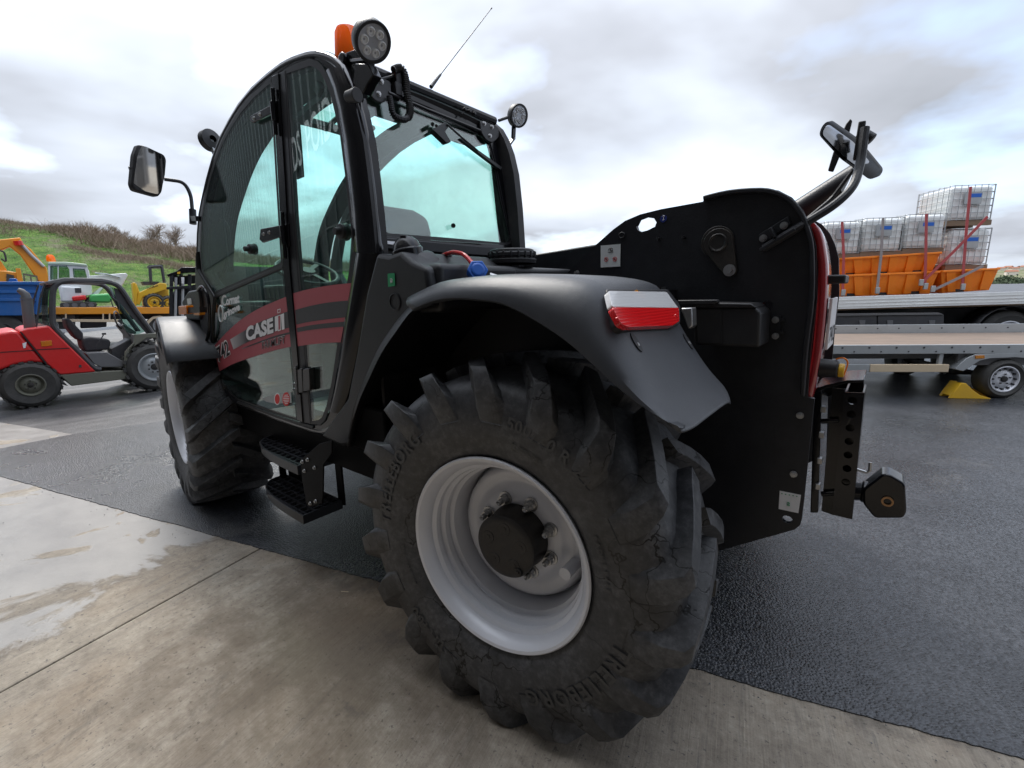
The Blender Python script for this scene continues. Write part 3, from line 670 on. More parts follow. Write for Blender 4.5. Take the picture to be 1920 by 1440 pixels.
# decals on the plate
def quad_px(name, q, ax_, v, mat, parent, lift=0, th=(0, .0012, 0)):
    return B().plate(px(q, ax_, v+lift), th).obj(name, mat, parent)
s_ = quad_px('warning_sticker', [(1125, 459), (1165, 456), (1164, 501), (1125, 503)], 1, PV, 'print_black', T, .001)
quad_px('sticker_face', [(1126.5, 460.5), (1163.8, 457.6), (1162.8, 499.6), (1126.5, 501.6)], 1, PV, 'bottle_plastic', s_, .003)
db = B(); 
for cx, cy in ((1136.5, 486.5), (1152.8, 486)): db.tube(circ(at(cx, cy, 1, PV+.005), .0085, 20), .0011, 5, True); c_ = at(cx, cy, 1, PV+.005); db.beam(c_+V((.006, 0, .006)), c_-V((.006, 0, .006)), .002, .0015, up=V((0, 1, 0)))
db.obj('prohibition_sign', 'sign_red', s_)
db = B(); c_ = at(1145, 468, 1, PV+.005); db.tube([c_+V((x*.001, 0, z*.001)) for x, z in ((11, -2), (8, 4), (2, 5), (-4, 6), (-9, 3), (-10, -3), (-4, -5), (3, -4), (-2, -1), (5, 1))], .0010, 4)
db.tube([c_+V((x*.001, 0, -11+(3 if k % 2 else 0))*1 if False else (x*.001, 0, (-.012+(.003 if k % 2 else 0)))) for k, x in enumerate(range(12, -13, -3))], .0008, 4)
for cx in (1136.5, 1152.8): c2 = at(cx, 486.3, 1, PV+.0045); db.box(c2, (.005, .001, .008))
db.obj('sticker_drawing', 'print_black', s_)
s_ = B().plate(circ(at(1244, 410, 1, PV+.001), .0138, 24), (0, .0012, 0)).obj('lifting_point_sticker', 'print_blue', T)
c_ = at(1244, 407, 1, PV+.004); hk = B(); hk.tube(circ(c_+V((0, 0, .003)), .0035, 12), .0009, 4, True); hk.tube([c_+V((0, 0, -.001)), c_+V((0, 0, -.006)), c_+V((-.003, 0, -.009)), c_+V((0, 0, -.012)), c_+V((.0035, 0, -.009))], .0009, 4); hk.obj('hook_symbol', 'print_white', s_)
s_ = quad_px('lashing_sticker', [(1462, 920), (1502, 928), (1497, 962), (1460, 954)], 1, PV, 'print_white', T, .001)
g_ = B(); c_ = at(1478, 945, 1, PV+.004); g_.tube([c_+V((x*.001, 0, z*.001)) for x, z in ((4, 5), (-2, 6), (-4, 2), (2, -2), (5, -5), (-3, -6), (-5, -3))], .0014, 5)
for k in range(5): q = at(1466+k*7, 925.5+k*1.3, 1, PV+.004); g_.box(q, (.004, .001, .003))
g_.obj('lashing_symbol', 'print_green', s_)
# plastic tool box on the plate
tbx = B(); q0 = at(1300, 575, 1, -.62); q1 = at(1427, 651, 1, -.62)
o4 = px([(1298, 577), (1416, 575), (1427, 585), (1424, 652), (1304, 647)], 1, -.68); 
tbx.plate(o4, (0, -.165, 0)); TB = tbx.obj('tool_box', 'dark_plastic', T, bevel=.010, bseg=3)
tb2 = B(); tb2.plate(px([(1296, 567), (1408, 569), (1418, 577), (1296, 578)], 1, -.672), (0, -.17, 0)); tb2.obj('lid', 'dark_plastic', TB, bevel=.004)
tb3 = B(); tb3.plate(px([(1270, 563), (1344, 562), (1346, 567), (1337, 571), (1272, 572)], 1, -.66), (0, -.03, 0)); tb3.obj('lid_handle', 'dark_plastic', TB, bevel=.003)
tb4 = B()
for xx in (1302, 1352): p = at(xx, 584, 1, -.678); p2 = at(xx+1, 646, 1, -.678); tb4.beam(p, p2, .004, .004)
tb4.obj('rib', 'dark_plastic', TB)
br_ = B(); br_.plate(px([(1426, 593), (1464, 592), (1462, 636), (1424, 640)], 1, PV+.006), (0, -.006, 0)); br_.obj('box_bracket', 'black_paint', T)
cb = B(); cb.plate(px([(1276, 578), (1297, 577), (1298, 612), (1290, 618), (1280, 590)], 1, -.55), (0, -.05, 0)); cb.obj('chrome_catch', 'zinc', T, bevel=.004)

# ---- red rear cover between the plates, with number plate and lamp
ru = -.745; prof = [(-.560, 1.790), (-.66, 1.755), (-.742, 1.69), (-.772, 1.60), (-.784, 1.522), (-.789, 1.43), (-.791, 1.28), (-.787, 1.18), (-.780, 1.10)]
rc = B(); pr = spl([V((a_, -.872, b_)) for a_, b_ in prof], 4)
vs = []
for p in pr: vs += [(p.x, -.872, p.z), (p.x-.001, -1.0, p.z), (p.x+.018, -1.33, p.z), (p.x+.055, -1.74, p.z)]
rc.add(vs, [(k*4+j, k*4+j+1, k*4+j+5, k*4+j+4) for k in range(len(pr)-1) for j in range(3)])
rc.obj('rear_cover', 'red_body', T, solid=.02, angle=60)
np_ = B(); np_.b2((-.806, -1.17, 1.27), (-.797, -.96, 1.45)); NPo = np_.obj('number_plate', 'print_white', T, bevel=.002)
text_quad('lettering', '742', (-.8075, -.97, 1.29), (-.8075, -1.15, 1.29), (-.8075, -.97, 1.35), 'print_black', NPo, bold=.01)
B().b2((-.835, -1.13, 1.50), (-.78, -.96, 1.53)).obj('number_plate_lamp', 'black_plastic', T, bevel=.006)
sk = B(); p = V((-.785, -.96, 1.205)); sk.cyl(p, p+V((-.06, 0, 0)), .034, .031, 20); SK = sk.obj('trailer_socket', 'dark_plastic', T, bevel=.005)
sk = B(); sk.cyl(p+V((-.06, 0, -.004)), p+V((-.078, 0, -.004)), .024, n=14); sk.obj('plug', 'yellow_paint', SK, bevel=.003)
sk = B(); sk.tube(spl([p+V((-.05, .0, .034)), p+V((-.07, .01, .042)), p+V((-.085, .01, .025)), p+V((-.078, 0, -.02))], 5), .0028, 6); sk.obj('tether', 'orange_plastic', SK)

# ---- tow hitch
H = B(); HV = -1.02
def hp(l, off=0): return px(l, 1, HV+off)
H.plate(hp([(1527, 728), (1541, 728), (1534, 962), (1519, 962)]), (0, -.26, 0))
hm = H.obj('hitch_mount', 'gloss_black', T, bevel=.004)
H = B(); holes = [circ(at(1598-k*2.0, 751.5+k*25.4, 1, HV+.012), .0135, 14) for k in range(7)]
H.plate(hp([(1583, 736), (1621, 737), (1598, 974), (1560, 965)], .012), (0, -.014, 0), holes); H.plate(hp([(1560, 728), (1585, 730), (1563, 966), (1540, 958)], -.03), (0, -.012, 0))
H.plate(hp([(1583, 738), (1587, 738), (1564, 966), (1560, 964)], .010), (0, -.22, 0)); H.plate(hp([(1617, 738), (1621, 738), (1598, 972), (1594, 972)], -.004), (0, -.20, 0))
H.plate(hp([(1583, 736), (1621, 737), (1598, 974), (1560, 965)], -.20), (0, -.014, 0))
H.obj('drawbar_ladder', 'gloss_black', T, bevel=.002)
H = B(); H.plate(hp([(1527, 729), (1548, 722), (1588, 713), (1620, 712), (1620, 717), (1590, 718), (1550, 728), (1530, 737)], .02), (0, -.25, 0)); H.plate(hp([(1540, 722), (1620, 714), (1620, 736), (1590, 735), (1545, 745)], -.24), (0, -.012, 0)); H.obj('hitch_bracket', 'gloss_black', T, bevel=.002)
H = B()
for k in range(4): p = at(1544-k*3.3, 767+k*48, 1, HV+.004); B().box(p, (.016, .03, .022)).obj('bolt', 'zinc', T, bevel=.002)
H = B()
for y in (790, 926): a_ = at(1540, y, 1, HV-.02); b_ = at(1572, y-2, 1, HV-.02); H.cyl(a_, b_, .010, n=12)
H.obj('cross_pin', 'gloss_black', T)
H = B(); a_ = at(1606, 880, 1, HV); H.tube([a_, at(1625, 886, 1, HV), at(1631, 882, 1, HV), at(1632, 867, 1, HV)], .0055, 8); H.obj('locking_pin', 'zinc', T)
H = B(); a_ = at(1598, 921, 1, HV-.10); b_ = at(1622, 922, 1, HV-.10); H.cyl(a_, b_, .034, n=20); H.cyl(b_-V((.012, 0, 0))*-1, b_+V((-.012, 0, 0)), .042, n=20)
H.plate(rnd(px([(1618, 918), (1655, 889), (1668, 890), (1697, 907), (1700, 960), (1694, 972), (1640, 972), (1618, 945)], 1, HV-.055), .012, 3), (0, -.10, 0)); TH_ = H.obj('tow_jaw', 'gloss_black', T, bevel=.012, bseg=3)
H = B(); c_ = at(1664, 940, 1, HV-.052); H.lathe([(0, .0185), (.006, .0185), (.006, .012), (-.01, .011)], c_, (0, 1, 0), 20, True); H.obj('pin_bush', 'brass', TH_)

# ---- wide mirror on its double arm, and the exhaust
ar = B(); VM = -.82
ar.tube(rnd([at(1432, 466, 1, VM), at(1480, 437, 1, VM), at(1565, 385, 1, -.86), at(1600, 352, 1, -.9), at(1613, 310, 1, -.95), at(1622, 240, 1, -.98)], .10, 6, False), .0135, 10)
ar.obj('mirror_arm', 'black_paint', T); ar = B(); ar.tube(rnd([at(1452, 462, 1, -.88), at(1560, 372, 1, -1.0), at(1600, 318, 1, -1.0)], .02, 3, False), .007, 8)
ar.obj('mirror_arm', 'black_paint', T)
ab = B(); ab.plate(px([(1422, 440), (1478, 405), (1484, 420), (1432, 456)], 1, PV+.012), (0, -.012, 0)); ab.beam(at(1426, 470, 1, VM), at(1492, 430, 1, VM), .03, .012); ab.beam(at(1446, 428, 1, VM), at(1454, 446, 1, VM), .05, .01); ab.obj('arm_bracket', 'black_paint', T, bevel=.002)
bz = B()
for x, y in ((1431, 447), (1470, 423)): bolt(bz, at(x, y, 1, PV+.012), (0, 1, 0), .010, .013)
bz.obj('bolt', 'zinc', T)
def slabm(cn, pixels, v0, th, ob, mat, **k): return B().plate(rnd([at(x, y, 1, v) for (x, y), v in zip(pixels, v0)], .012, 3), th).obj(cn, mat, ob, **k)
mp_ = [(1535, 253), (1541, 236), (1552, 226), (1604, 262), (1651, 319), (1645, 332), (1630, 337), (1607, 320), (1576, 298)]
tilt = [-.92-.18*(x-1535)/116 for x, y in mp_]
mm = slabm('mirror_housing', mp_, tilt, (-.008, -.020, .006), T, 'gloss_black', bevel=.003)
slabm('mirror_glass', [(1542, 251), (1546, 239), (1554, 233), (1600, 266), (1632, 305), (1606, 310), (1580, 291)], [-.917-.18*(x-1535)/116 for x in (1542, 1546, 1554, 1600, 1632, 1606, 1580)], (0, .002, -.002), mm, 'dark_mirror')
mb = B(); mb.plate([at(x, y, 1, -1.02) for x, y in ((1586, 232), (1594, 222), (1598, 226), (1592, 250), (1562, 322), (1552, 320), (1562, 286))], (0, -.012, 0)); mb.cyl(at(1612, 248, 1, -1.0), at(1636, 262, 1, -1.0), .018, n=12); mb.beam(at(1617, 228, 1, -.99), at(1606, 300, 1, -.99), .02, .02); mb.obj('mirror_clamp', 'dark_plastic', T, bevel=.003)
ex = B(); a_ = at(1500, 395, 1, -1.15); b_ = at(1572, 350, 1, -1.15); ex.cyl(a_, b_, .043, n=24); x_, y_, d_ = frame(b_-a_)
n_ = 24; ring = [b_+(x_*cos(2*pi*i/n_)+y_*sin(2*pi*i/n_))*.043+d_*(.045*y_.z*sin(2*pi*i/n_)+.02)*1.4 for i in range(n_)]; base = [b_+(x_*cos(2*pi*i/n_)+y_*sin(2*pi*i/n_))*.043 for i in range(n_)]
ex.add(base+ring, [(i, (i+1) % n_, n_+(i+1) % n_, n_+i) for i in range(n_)]+[tuple(range(n_, 2*n_))]); ex.obj('exhaust_pipe', 'black_paint', T)
B().b2((-.60, -1.5, 1.60), (.1, -1.1, 1.74)).obj('boom_mount', 'black_paint', T)

# ---- rear fender
lip = [(.258, 1.440), (.15, 1.468), (.063, 1.476), (-.03, 1.472), (-.123, 1.461), (-.23, 1.42), (-.329, 1.369), (-.40, 1.32), (-.463, 1.274), (-.51, 1.243), (-.551, 1.221), (-.598, 1.200), (-.627, 1.190)]
rdg = [(.34, 1.490), (.19, 1.531), (.06, 1.541), (-.06, 1.544), (-.17, 1.541), (-.29, 1.530), (-.375, 1.508), (-.418, 1.450), (-.463, 1.375), (-.515, 1.300), (-.560, 1.245), (-.608, 1.200), (-.636, 1.180)]
lp = spl([V((x, .02, z)) for x, z in lip], 3); rp = spl([V((x, -.075, z)) for x, z in rdg], 3)
secs = []
for l, r in zip(lp, rp):
    m = lambda t, v, dz=0: V((l.x+(r.x-l.x)*t, v, l.z+(r.z-l.z)*t+dz))
    nx = (r-l)
    iv = 1-.22*max(0, min(1, (-r.x-.585)/.055))**2
    secs.append([V((l.x+.002, -.012, l.z-.004)), V((l.x, .010, l.z-.004)), V((l.x, .020, l.z+.002)), m(.30, .018), m(.55, .004), m(.80, -.022), m(.95, -.050), m(1.0, -.080), V((r.x, -.12, r.z+.001)), V((r.x, -.25, r.z+.002)), V((r.x, -.40*iv, r.z+.001)), V((r.x, -.445*iv, r.z-.004)), V((r.x, -.462*iv, r.z-.012)), V((r.x+.004, -.463*iv, r.z-.045+.032*max(0, min(1, (-r.x-.45)/.15)))) ])
b = B(); m_ = len(secs[0]); b.add([p for s in secs for p in s], [(i*m_+j, i*m_+j+1, (i+1)*m_+j+1, (i+1)*m_+j) for i in range(len(secs)-1) for j in range(m_-1)])
FN = b.obj('rear_fender', 'fender_plastic', T, angle=38, solid=.006)
# tail light, set into the sloping back of the fender
tlp = V((-.418, -.1, 1.450)); tn = V((-.075, 0, .045)).normalized(); tn = V((-(1.490-1.385), 0, (.47-.395))).normalized()
def tl(lst, off): return [atp(x, y, V((-.432, 0, 1.425))+tn*off, tn) for x, y in lst]
B().plate(rnd(tl([(1137, 541), (1252, 542), (1276, 572), (1276, 606), (1262, 614), (1170, 618), (1160, 608)], .010), .012, 3), -tn*.03).obj('tail_light_frame', 'dark_plastic', T, bevel=.003)
tw_ = B().plate(rnd(tl([(1141, 545), (1250, 547), (1268, 572), (1272, 577), (1148, 575)], .022), .008, 3), -tn*.016).obj('tail_light', 'clear_lens', T, bevel=.004, label='white and amber upper lens of the tail light')
B().plate(rnd(tl([(1148, 576), (1273, 577), (1274, 602), (1262, 610), (1178, 613), (1164, 606)], .022), .008, 3), -tn*.016).obj('tail_light', 'red_lens', T, bevel=.004, label='red lower lens of the tail light')
ab_ = tl([(1195, 556)], .008)[0]; B().cyl(ab_-tn*.004, ab_+tn*.008, .017, n=16).obj('indicator_bulb', 'amber_lens', tw_)
rf = B().plate(rnd(tl([(1146, 550), (1256, 552), (1266, 572), (1150, 570)], .004), .006, 2), -tn*.004).obj('reflector_back', 'led', T)
tz = B()
for x, y in ((1158, 598), (1267, 592)): p = tl([(x, y)], .022)[0]; tz.cyl(p-tn*.001, p+tn*.003, .0055, .004, 12)
tz.obj('lens_screw', 'red_plastic', tw_)
fz = B(); sn = V((-.105, 0, .072)).normalized(); fh = B()
for x, y in ((1193, 642), (1290, 640)):
    p = atp(x, y, V((-.50, 0, 1.322)), sn); x_, y_, _ = frame(sn); fh.plate([p+sn*.002+x_*.013*cos(t)+y_*.028*sin(t) for t in [2*pi*i/18 for i in range(18)]], -sn*.003)
    fz.cyl(p+sn*.001-V((0, 0, .008)), p+sn*.008-V((0, 0, .008)), .0075, .005, 12)
fh.obj('bolt_recess', 'print_black', FN); fz.obj('fender_bolt', 'zinc', FN)
# inner wheel arch: black sheets added to keep the hollow under the fender dark
b = B(); b.b2((-.34, -.62, .85), (.78, -.58, 1.50)); b.b2((-.30, -.86, 1.46), (.34, -.46, 1.49)); b.obj('arch_dark_liner', 'print_black', T)

# ---- moulded tank and body panel between cab and fender
TV = -.125
arch = spl(px([(655, 836), (664, 783), (676, 745), (693, 706), (714, 664), (740, 625), (777, 578)], 1, TV), 3)
o_ = px([(640, 838), (600, 818), (650, 748), (668, 657), (686, 548), (705, 474)], 1, TV)
top_ = px([(728, 478), (750, 470), (772, 490), (800, 502), (806, 545)], 1, TV)
b = B(); b.plate(o_+top_+list(reversed(arch)), (0, -.5, 0)); BP = b.obj('fuel_tank', 'black_plastic', T, bevel=.018, bseg=3)
LM_ = spl([at(x, y, 1, v) for x, y, v in ((812, 571, .012), (777, 578, .004), (742, 622, -.015), (714, 664, -.035), (693, 708, -.055), (674, 750, -.075), (662, 790, -.10), (654, 838, -.12))], 3)
OM_ = spl([at(x, y, 1, TV+.001) for x, y in ((845, 540), (800, 552), (762, 580), (729, 622), (704, 664), (685, 712), (670, 768), (658, 832))], 3)
b = B(); vs = []
for l, o in zip(LM_, OM_):
    vs += [V((l.x+.004, l.y-.03, l.z-.002)), l, l.lerp(o, .15)+V((0, .008, 0)), l.lerp(o, .45)+V((0, .012, 0)), l.lerp(o, .75)+V((0, .006, 0)), o]
b.add(vs, [(i*6+j, i*6+j+1, i*6+j+7, i*6+j+6) for i in range(len(LM_)-1) for j in range(5)]); b.obj('arch_moulding', 'black_plastic', T, solid=.004, angle=50)
# tank top behind the cab
b = B(); q = px([(812, 548), (800, 487), (826, 484), (870, 500), (905, 489), (1000, 489), (1012, 490), (1066, 505), (1064, 522), (900, 560)], 0, .20)
b = B(); b.b2((.31, -.62, 1.42), (.66, -.16, 1.598)); b.b2((.33, -1.12, 1.42), (.62, -.60, 1.600)); b.obj('tank_top', 'black_plastic', T, bevel=.022, bseg=4)
b = B(); c_ = at(765, 500, 1, -.19); d_ = V((.05, .12, .62)).normalized()
b.lathe([(-.035, .118), (-.01, .108), (.02, .088), (.045, .070), (.055, .050), (.058, .01)], c_+V((0, -.05, .0)), d_, 32); b.obj('filler_neck', 'black_plastic', T)
fc = at(763, 466, 1, -.20); b = B(); b.lathe([(-.04, .060), (-.005, .062), (.0, .055), (.022, .048), (.040, .030), (.043, .001)], fc, V((.12, .1, .9)), 28)
b.box(fc+V((0, 0, .036)), (.024, .07, .022), Matrix.Rotation(.5, 3, 'Z')); b.obj('fuel_cap', 'gloss_black', T, bevel=.003)
b = B(); c_ = at(960, 482, 0, .42); b.lathe([(-.03, .110), (-.012, .112), (-.010, .104), (.0, .104), (.0, .108), (.016, .108), (.018, .102), (.030, .100), (.034, .09), (.034, .001)], c_, (0, 0, 1), 40)
for k in range(20): t = 2*pi*k/20; b.box(c_+V((.107*cos(t), .107*sin(t), .008)), (.008, .008, .03), Matrix.Rotation(t, 3, 'Z'))
b.obj('tank_cap', 'dark_plastic', T, bevel=.002)
b = B(); b.tube(spl([at(832, 478, 1, -.35), at(850, 473, 1, -.34), at(870, 478, 1, -.32), at(888, 497, 1, -.30)], 5), .0085, 8); b.obj('red_hose', 'red_plastic', T)
b = B(); b.lathe([(-.015, .02), (0, .02), (.002, .028), (.006, .028), (.008, .012), (.009, .001)], at(835, 480, 1, -.36), (0, 0, 1), 20); b.obj('hose_fitting', 'zinc', T)
c_ = at(895, 508, 1, -.27); cn = V((-.75, .55, .30)).normalized(); x_, y_, _ = frame(cn)
b = B(); b.cyl(c_-cn*.035, c_+cn*.012, .036, .040, 6); b.cyl(c_+cn*.012, c_+cn*.018, .028, .022, 20); b.obj('blue_cap', 'blue_plastic', T, bevel=.004)
b = B(); b.cyl(c_+V((-.04, -.02, -.02)), c_+V((-.075, -.05, -.035)), .014, n=12); b.obj('pipe_stub', 'zinc', T)
# recess, fuel sign
b = B(); c_ = at(741, 566, 1, TV); b.lathe([(.003, .034), (.004, .030), (-.004, .028), (-.004, .001)], c_, (0, 1, 0), 28); b.obj('panel_recess', 'print_black', BP)
q_ = rnd(px([(727, 513), (740, 512), (741, 536), (728, 538)], 1, TV+.002), .004, 3); s_ = B().plate(q_, (0, .001, 0)).obj('fuel_sign', 'print_green', BP)
g_ = B(); c_ = at(733.5, 526, 1, TV+.004); g_.tube([c_+V((x*.001, 0, z*.001)) for x, z in ((5, -9), (5, 8), (-2, 8), (-2, -9))], .0011, 4, True); g_.tube([c_+V((x*.001, 0, z*.001)) for x, z in ((-3, 7), (-7, 4), (-7, -6), (-4, -8))], .0009, 4); g_.box(c_+V((.0015, 0, -.003)), (.004, .001, .006)); g_.obj('pump_symbol', 'print_white', s_)

# ---- front fender, indicator, side light
b = B(); ff = spl(px([(300, 652), (299, 628), (306, 610), (322, 600), (345, 597), (400, 597)], 1, .03), 4)
ff2 = spl([at(x, y, 1, .03) for x, y in ((346, 680), (336, 640), (318, 618), (306, 614))], 3)
c0 = V((2.956, 0, .637))
arcp = [(55, .70), (70, .715), (85, .715), (100, .71), (115, .71), (128, .72), (137, .73)]
vs = []; RS = Matrix.Rotation(-.22, 3, 'Z'); rows = 0
for an_, r_ in [(40, .72)]+arcp[0:]:
    for y_, dr_ in ((.035, -.02), (.035, .0), (.025, .012), (.0, .016), (-.20, .016), (-.42, .016), (-.44, -.01)):
        t = radians(an_); p = V((-(r_+dr_)*cos(t), y_, (r_+dr_)*sin(t))); p = RS @ p
        vs.append(V((2.956, 0, .637))+p+V((0, -.02, 0)))
    rows += 1
b.add(vs, [(i*7+j, i*7+j+1, i*7+j+8, i*7+j+7) for i in range(rows-1) for j in range(6)]); b.obj('front_fender', 'fender_plastic', T, solid=.006, angle=40)
b = B(); p = at(337, 621, 1, -.05); b.lathe([(0, .012), (.004, .011), (.007, .006), (.008, .001)], p+V((0, 0, .0)), V((-.4, .3, .8)), 16); b.obj('fender_bolt', 'zinc', T)
b = B(); b.plate(rnd(px([(340, 566), (352, 546), (372, 542), (376, 570), (374, 600), (350, 600), (344, 580)], 1, -.12), .02, 3), (0, -.14, 0)); b.obj('headlight_housing', 'black_plastic', T, bevel=.012, bseg=3)
B().plate(rnd(px([(334, 574), (349, 573), (350, 589), (335, 590)], 1, -.02), .006, 2), (.03, -.05, 0)).obj('front_indicator', 'amber_lens', T, bevel=.003)
B().plate(px([(350, 577), (374, 576), (374, 587), (350, 587)], 1, -.03), (0, -.04, 0)).obj('indicator_arm', 'black_plastic', T)
B().plate(px([(363, 587), (374, 586), (374, 591), (363, 591)], 1, -.025), (0, -.03, 0)).obj('side_marker', 'amber_lens', T)
B().plate(rnd(px([(350, 560), (357, 559), (359, 570), (352, 572)], 1, -.115), .004, 2), (0, -.02, 0)).obj('headlight', 'clear_lens', T)

# ---- steps
def stepz(pl, zt, th=.0):
    pass
ST = B(); bkt = [(563, 862), (575, 852), (598, 832), (622, 826), (622, 850), (606, 872), (605, 930), (603, 944), (588, 949), (578, 951), (574, 945), (566, 900)]
ST.plate(px(bkt, 1, -.03), (0, -.008, 0)); SB = ST.obj('step_bracket', 'matte_black', T, bevel=.003)
z_ = B()
for x, y in ((567, 866), (577, 862), (571, 883), (590, 877), (582, 944), (592, 940)): bolt(z_, at(x, y, 1, -.028), (0, 1, 0), .0075, .006)
z_.obj('bolt', 'zinc', SB)
def tread(z):
    L0, L1 = 1.275, 1.915; pts = []
    for k in range(19):
        t = k/18; pts.append(V((L0+(L1-L0)*sin(t*pi/2)**.8, -.26+.225*cos(t*pi/2)**.55 if t < 1 else -.26, z)))
    o = pts+[V((L0, -.26, z))]; b = B(); m = len(o); cen_ = V((1.5, -.16, z)); inn = [p+(cen_-p).normalized()*.014 for p in o]
    vs = [p for p in o]+[p-V((0, 0, .050)) for p in o]+[p for p in inn]+[p-V((0, 0, .05)) for p in inn]
    fs = [(i, (i+1) % m, m+(i+1) % m, m+i) for i in range(m)]+[(2*m+i, 3*m+i, 3*m+(i+1) % m, 2*m+(i+1) % m) for i in range(m)]+[(i, 2*m+i, 2*m+(i+1) % m, (i+1) % m) for i in range(m)]+[(m+i, m+(i+1) % m, 3*m+(i+1) % m, 3*m+i) for i in range(m)]
    b.add(vs, fs); S = b.obj('step', 'black_paint', T, bevel=.003)
    g = B()
    def vmax(u): return max([p.y for p in pts if p.x >= u-.02])-.012
    def umax(v): return max([p.x for p in pts if p.y >= v-.01])-.012
    for k in range(1, 12): u = L0+(L1-L0)*k/12; g.b2((u-.006, -.255, z-.030), (u+.006, vmax(u), z-.008))
    for v in (-.21, -.16, -.11, -.06): g.b2((L0+.01, v-.005, z-.026), (umax(v), v+.005, z-.004))
    for u in (1.36, 1.46, 1.56, 1.66, 1.76):
        for v in (-.08, -.16, -.22):
            if v < vmax(u): g.cyl((u, v, z-.014), (u, v, z+.004), .006, n=6)
    o_ = g.obj('step_grating', 'black_paint', S); o_['kind'] = 'stuff'
tread(.655); tread(.385)
for a_, c_, w_, h_ in (((1.905, -.24, .63), (1.905, -.24, .36), .012, .04), ((1.74, -.272, .80), (1.74, -.272, .35), .30, .012), ((1.30, -.272, .80), (1.30, -.272, .35), .06, .012)):
    B().beam(a_, c_, w_, h_, up=V((0, 1, 0))).obj('step_frame', 'matte_black', SB, bevel=.002)
q = [at(x, y, 1, -.30) for x, y in ((552, 802), (598, 812), (598, 828), (570, 852), (520, 838), (532, 812))]
B().plate(q, (0, -.01, 0)).obj('step_guard', 'mid_grey', SB)
# ---- cab: side frames
cs = lambda x, y, o=0: at(x, y, 1, VC+o)
OUT = [(705, 474), (703, 455), (697, 400), (689, 330), (676, 240), (663, 185), (651, 150), (636, 120), (622, 106), (607, 98), (590, 94), (572, 96), (545, 105), (524, 116), (499, 135), (469, 162), (444, 193), (426, 223), (410, 254), (395, 294), (384, 334), (375, 373), (370, 401), (367, 437), (366, 480), (367, 510), (378, 560), (386, 600), (390, 640), (397, 668), (412, 718), (424, 741), (440, 758), (455, 765), (520, 790), (585, 812), (604, 815), (616, 810), (630, 795), (648, 752), (668, 657), (686, 548)]
INN = [(667, 472), (662, 400), (653, 320), (644, 250), (634, 205), (626, 170), (614, 141), (605, 124), (595, 114), (580, 110), (554, 119), (524, 136), (499, 152), (472, 177), (449, 205), (432, 232), (416, 262), (402, 298), (391, 336), (383, 373), (378, 403), (376, 437), (375, 475), (378, 508), (402, 555), (398, 600), (396, 640), (403, 668), (417, 714), (429, 735), (445, 750), (520, 777), (588, 797), (600, 797), (608, 790), (617, 768), (627, 722), (640, 642), (656, 540)]
So = [cs(*q) for q in OUT]; Si = [cs(*q) for q in INN]
b = B(); b.plate([p+V((0, -.004, 0)) for p in So], (0, -.055, 0), [[p+V((0, -.004, 0)) for p in Si]]); CF = b.obj('cab_frame', 'gloss_black', T, bevel=.004)
sm = spl([p+V((0, -.022, 0)) for p in So], 2, True); cc = V((1.6, VC, 1.6))
b = B(); b.tube([p+(cc-p).normalized()*.016 for p in sm], .0215, 8, True); b.obj('frame_tube', 'tube_black', CF, angle=60)
pil = [((662, 472), (705, 474)), ((658, 400), (698, 400)), ((650, 330), (690, 330)), ((642, 262), (681, 262)), ((633, 205), (667, 200)), ((624, 165), (655, 160)), ((611, 136), (640, 126))]
b = B(); vs = []
for l, r in pil:
    a_, c_ = cs(*l), cs(*r); mid = (a_+c_)/2
    vs += [a_, a_*.75+c_*.25+V((0, .014, 0)), mid+V((0, .020, 0)), a_*.25+c_*.75+V((0, .014, 0)), c_, c_+V((0, -.06, 0)), a_+V((0, -.06, 0))]
b.add(vs, [(i*7+j, i*7+(j+1) % 7, (i+1)*7+(j+1) % 7, (i+1)*7+j) for i in range(len(pil)-1) for j in range(7)]+[tuple(range(7)), tuple(range(6*7+6, 6*7-1, -1))])
b.obj('rear_pillar', 'gloss_black', CF, angle=50)
pl2 = [((617, 768), (640, 775)), ((627, 722), (654, 735)), ((640, 642), (672, 650)), ((656, 545), (690, 548)), ((667, 474), (707, 476))]
b = B(); vs = []
for l, r in pl2:
    a_, c_ = cs(*l), cs(*r); vs += [a_+V((0, -.002, 0)), a_*.8+c_*.2+V((0, .016, 0)), (a_+c_)/2+V((0, .024, 0)), a_*.2+c_*.8+V((0, .016, 0)), c_, c_+V((0, -.05, 0)), a_+V((0, -.05, 0))]
b.add(vs, [(i*7+j, i*7+(j+1) % 7, (i+1)*7+(j+1) % 7, (i+1)*7+j) for i in range(len(pl2)-1) for j in range(7)]+[tuple(range(7)), tuple(range(4*7+6, 4*7-1, -1))])
b.obj('lower_pillar', 'gloss_black', CF, angle=50)
# right-hand frame (same outline), waist panels
RV = V((0, -.95, 0))
WI = [p for p in Si if p.z > 1.30]
low = [V((WI[-1].x, VC, 1.30))] if False else []
b = B(); b.plate([p+RV for p in So], (0, -.05, 0), [[p+RV for p in WI]]); b.obj('cab_frame', 'interior', T)
B().plate([p+RV+V((0, -.02, 0)) for p in WI], (0, -.004, 0)).obj('side_window', 'side_glass', T)
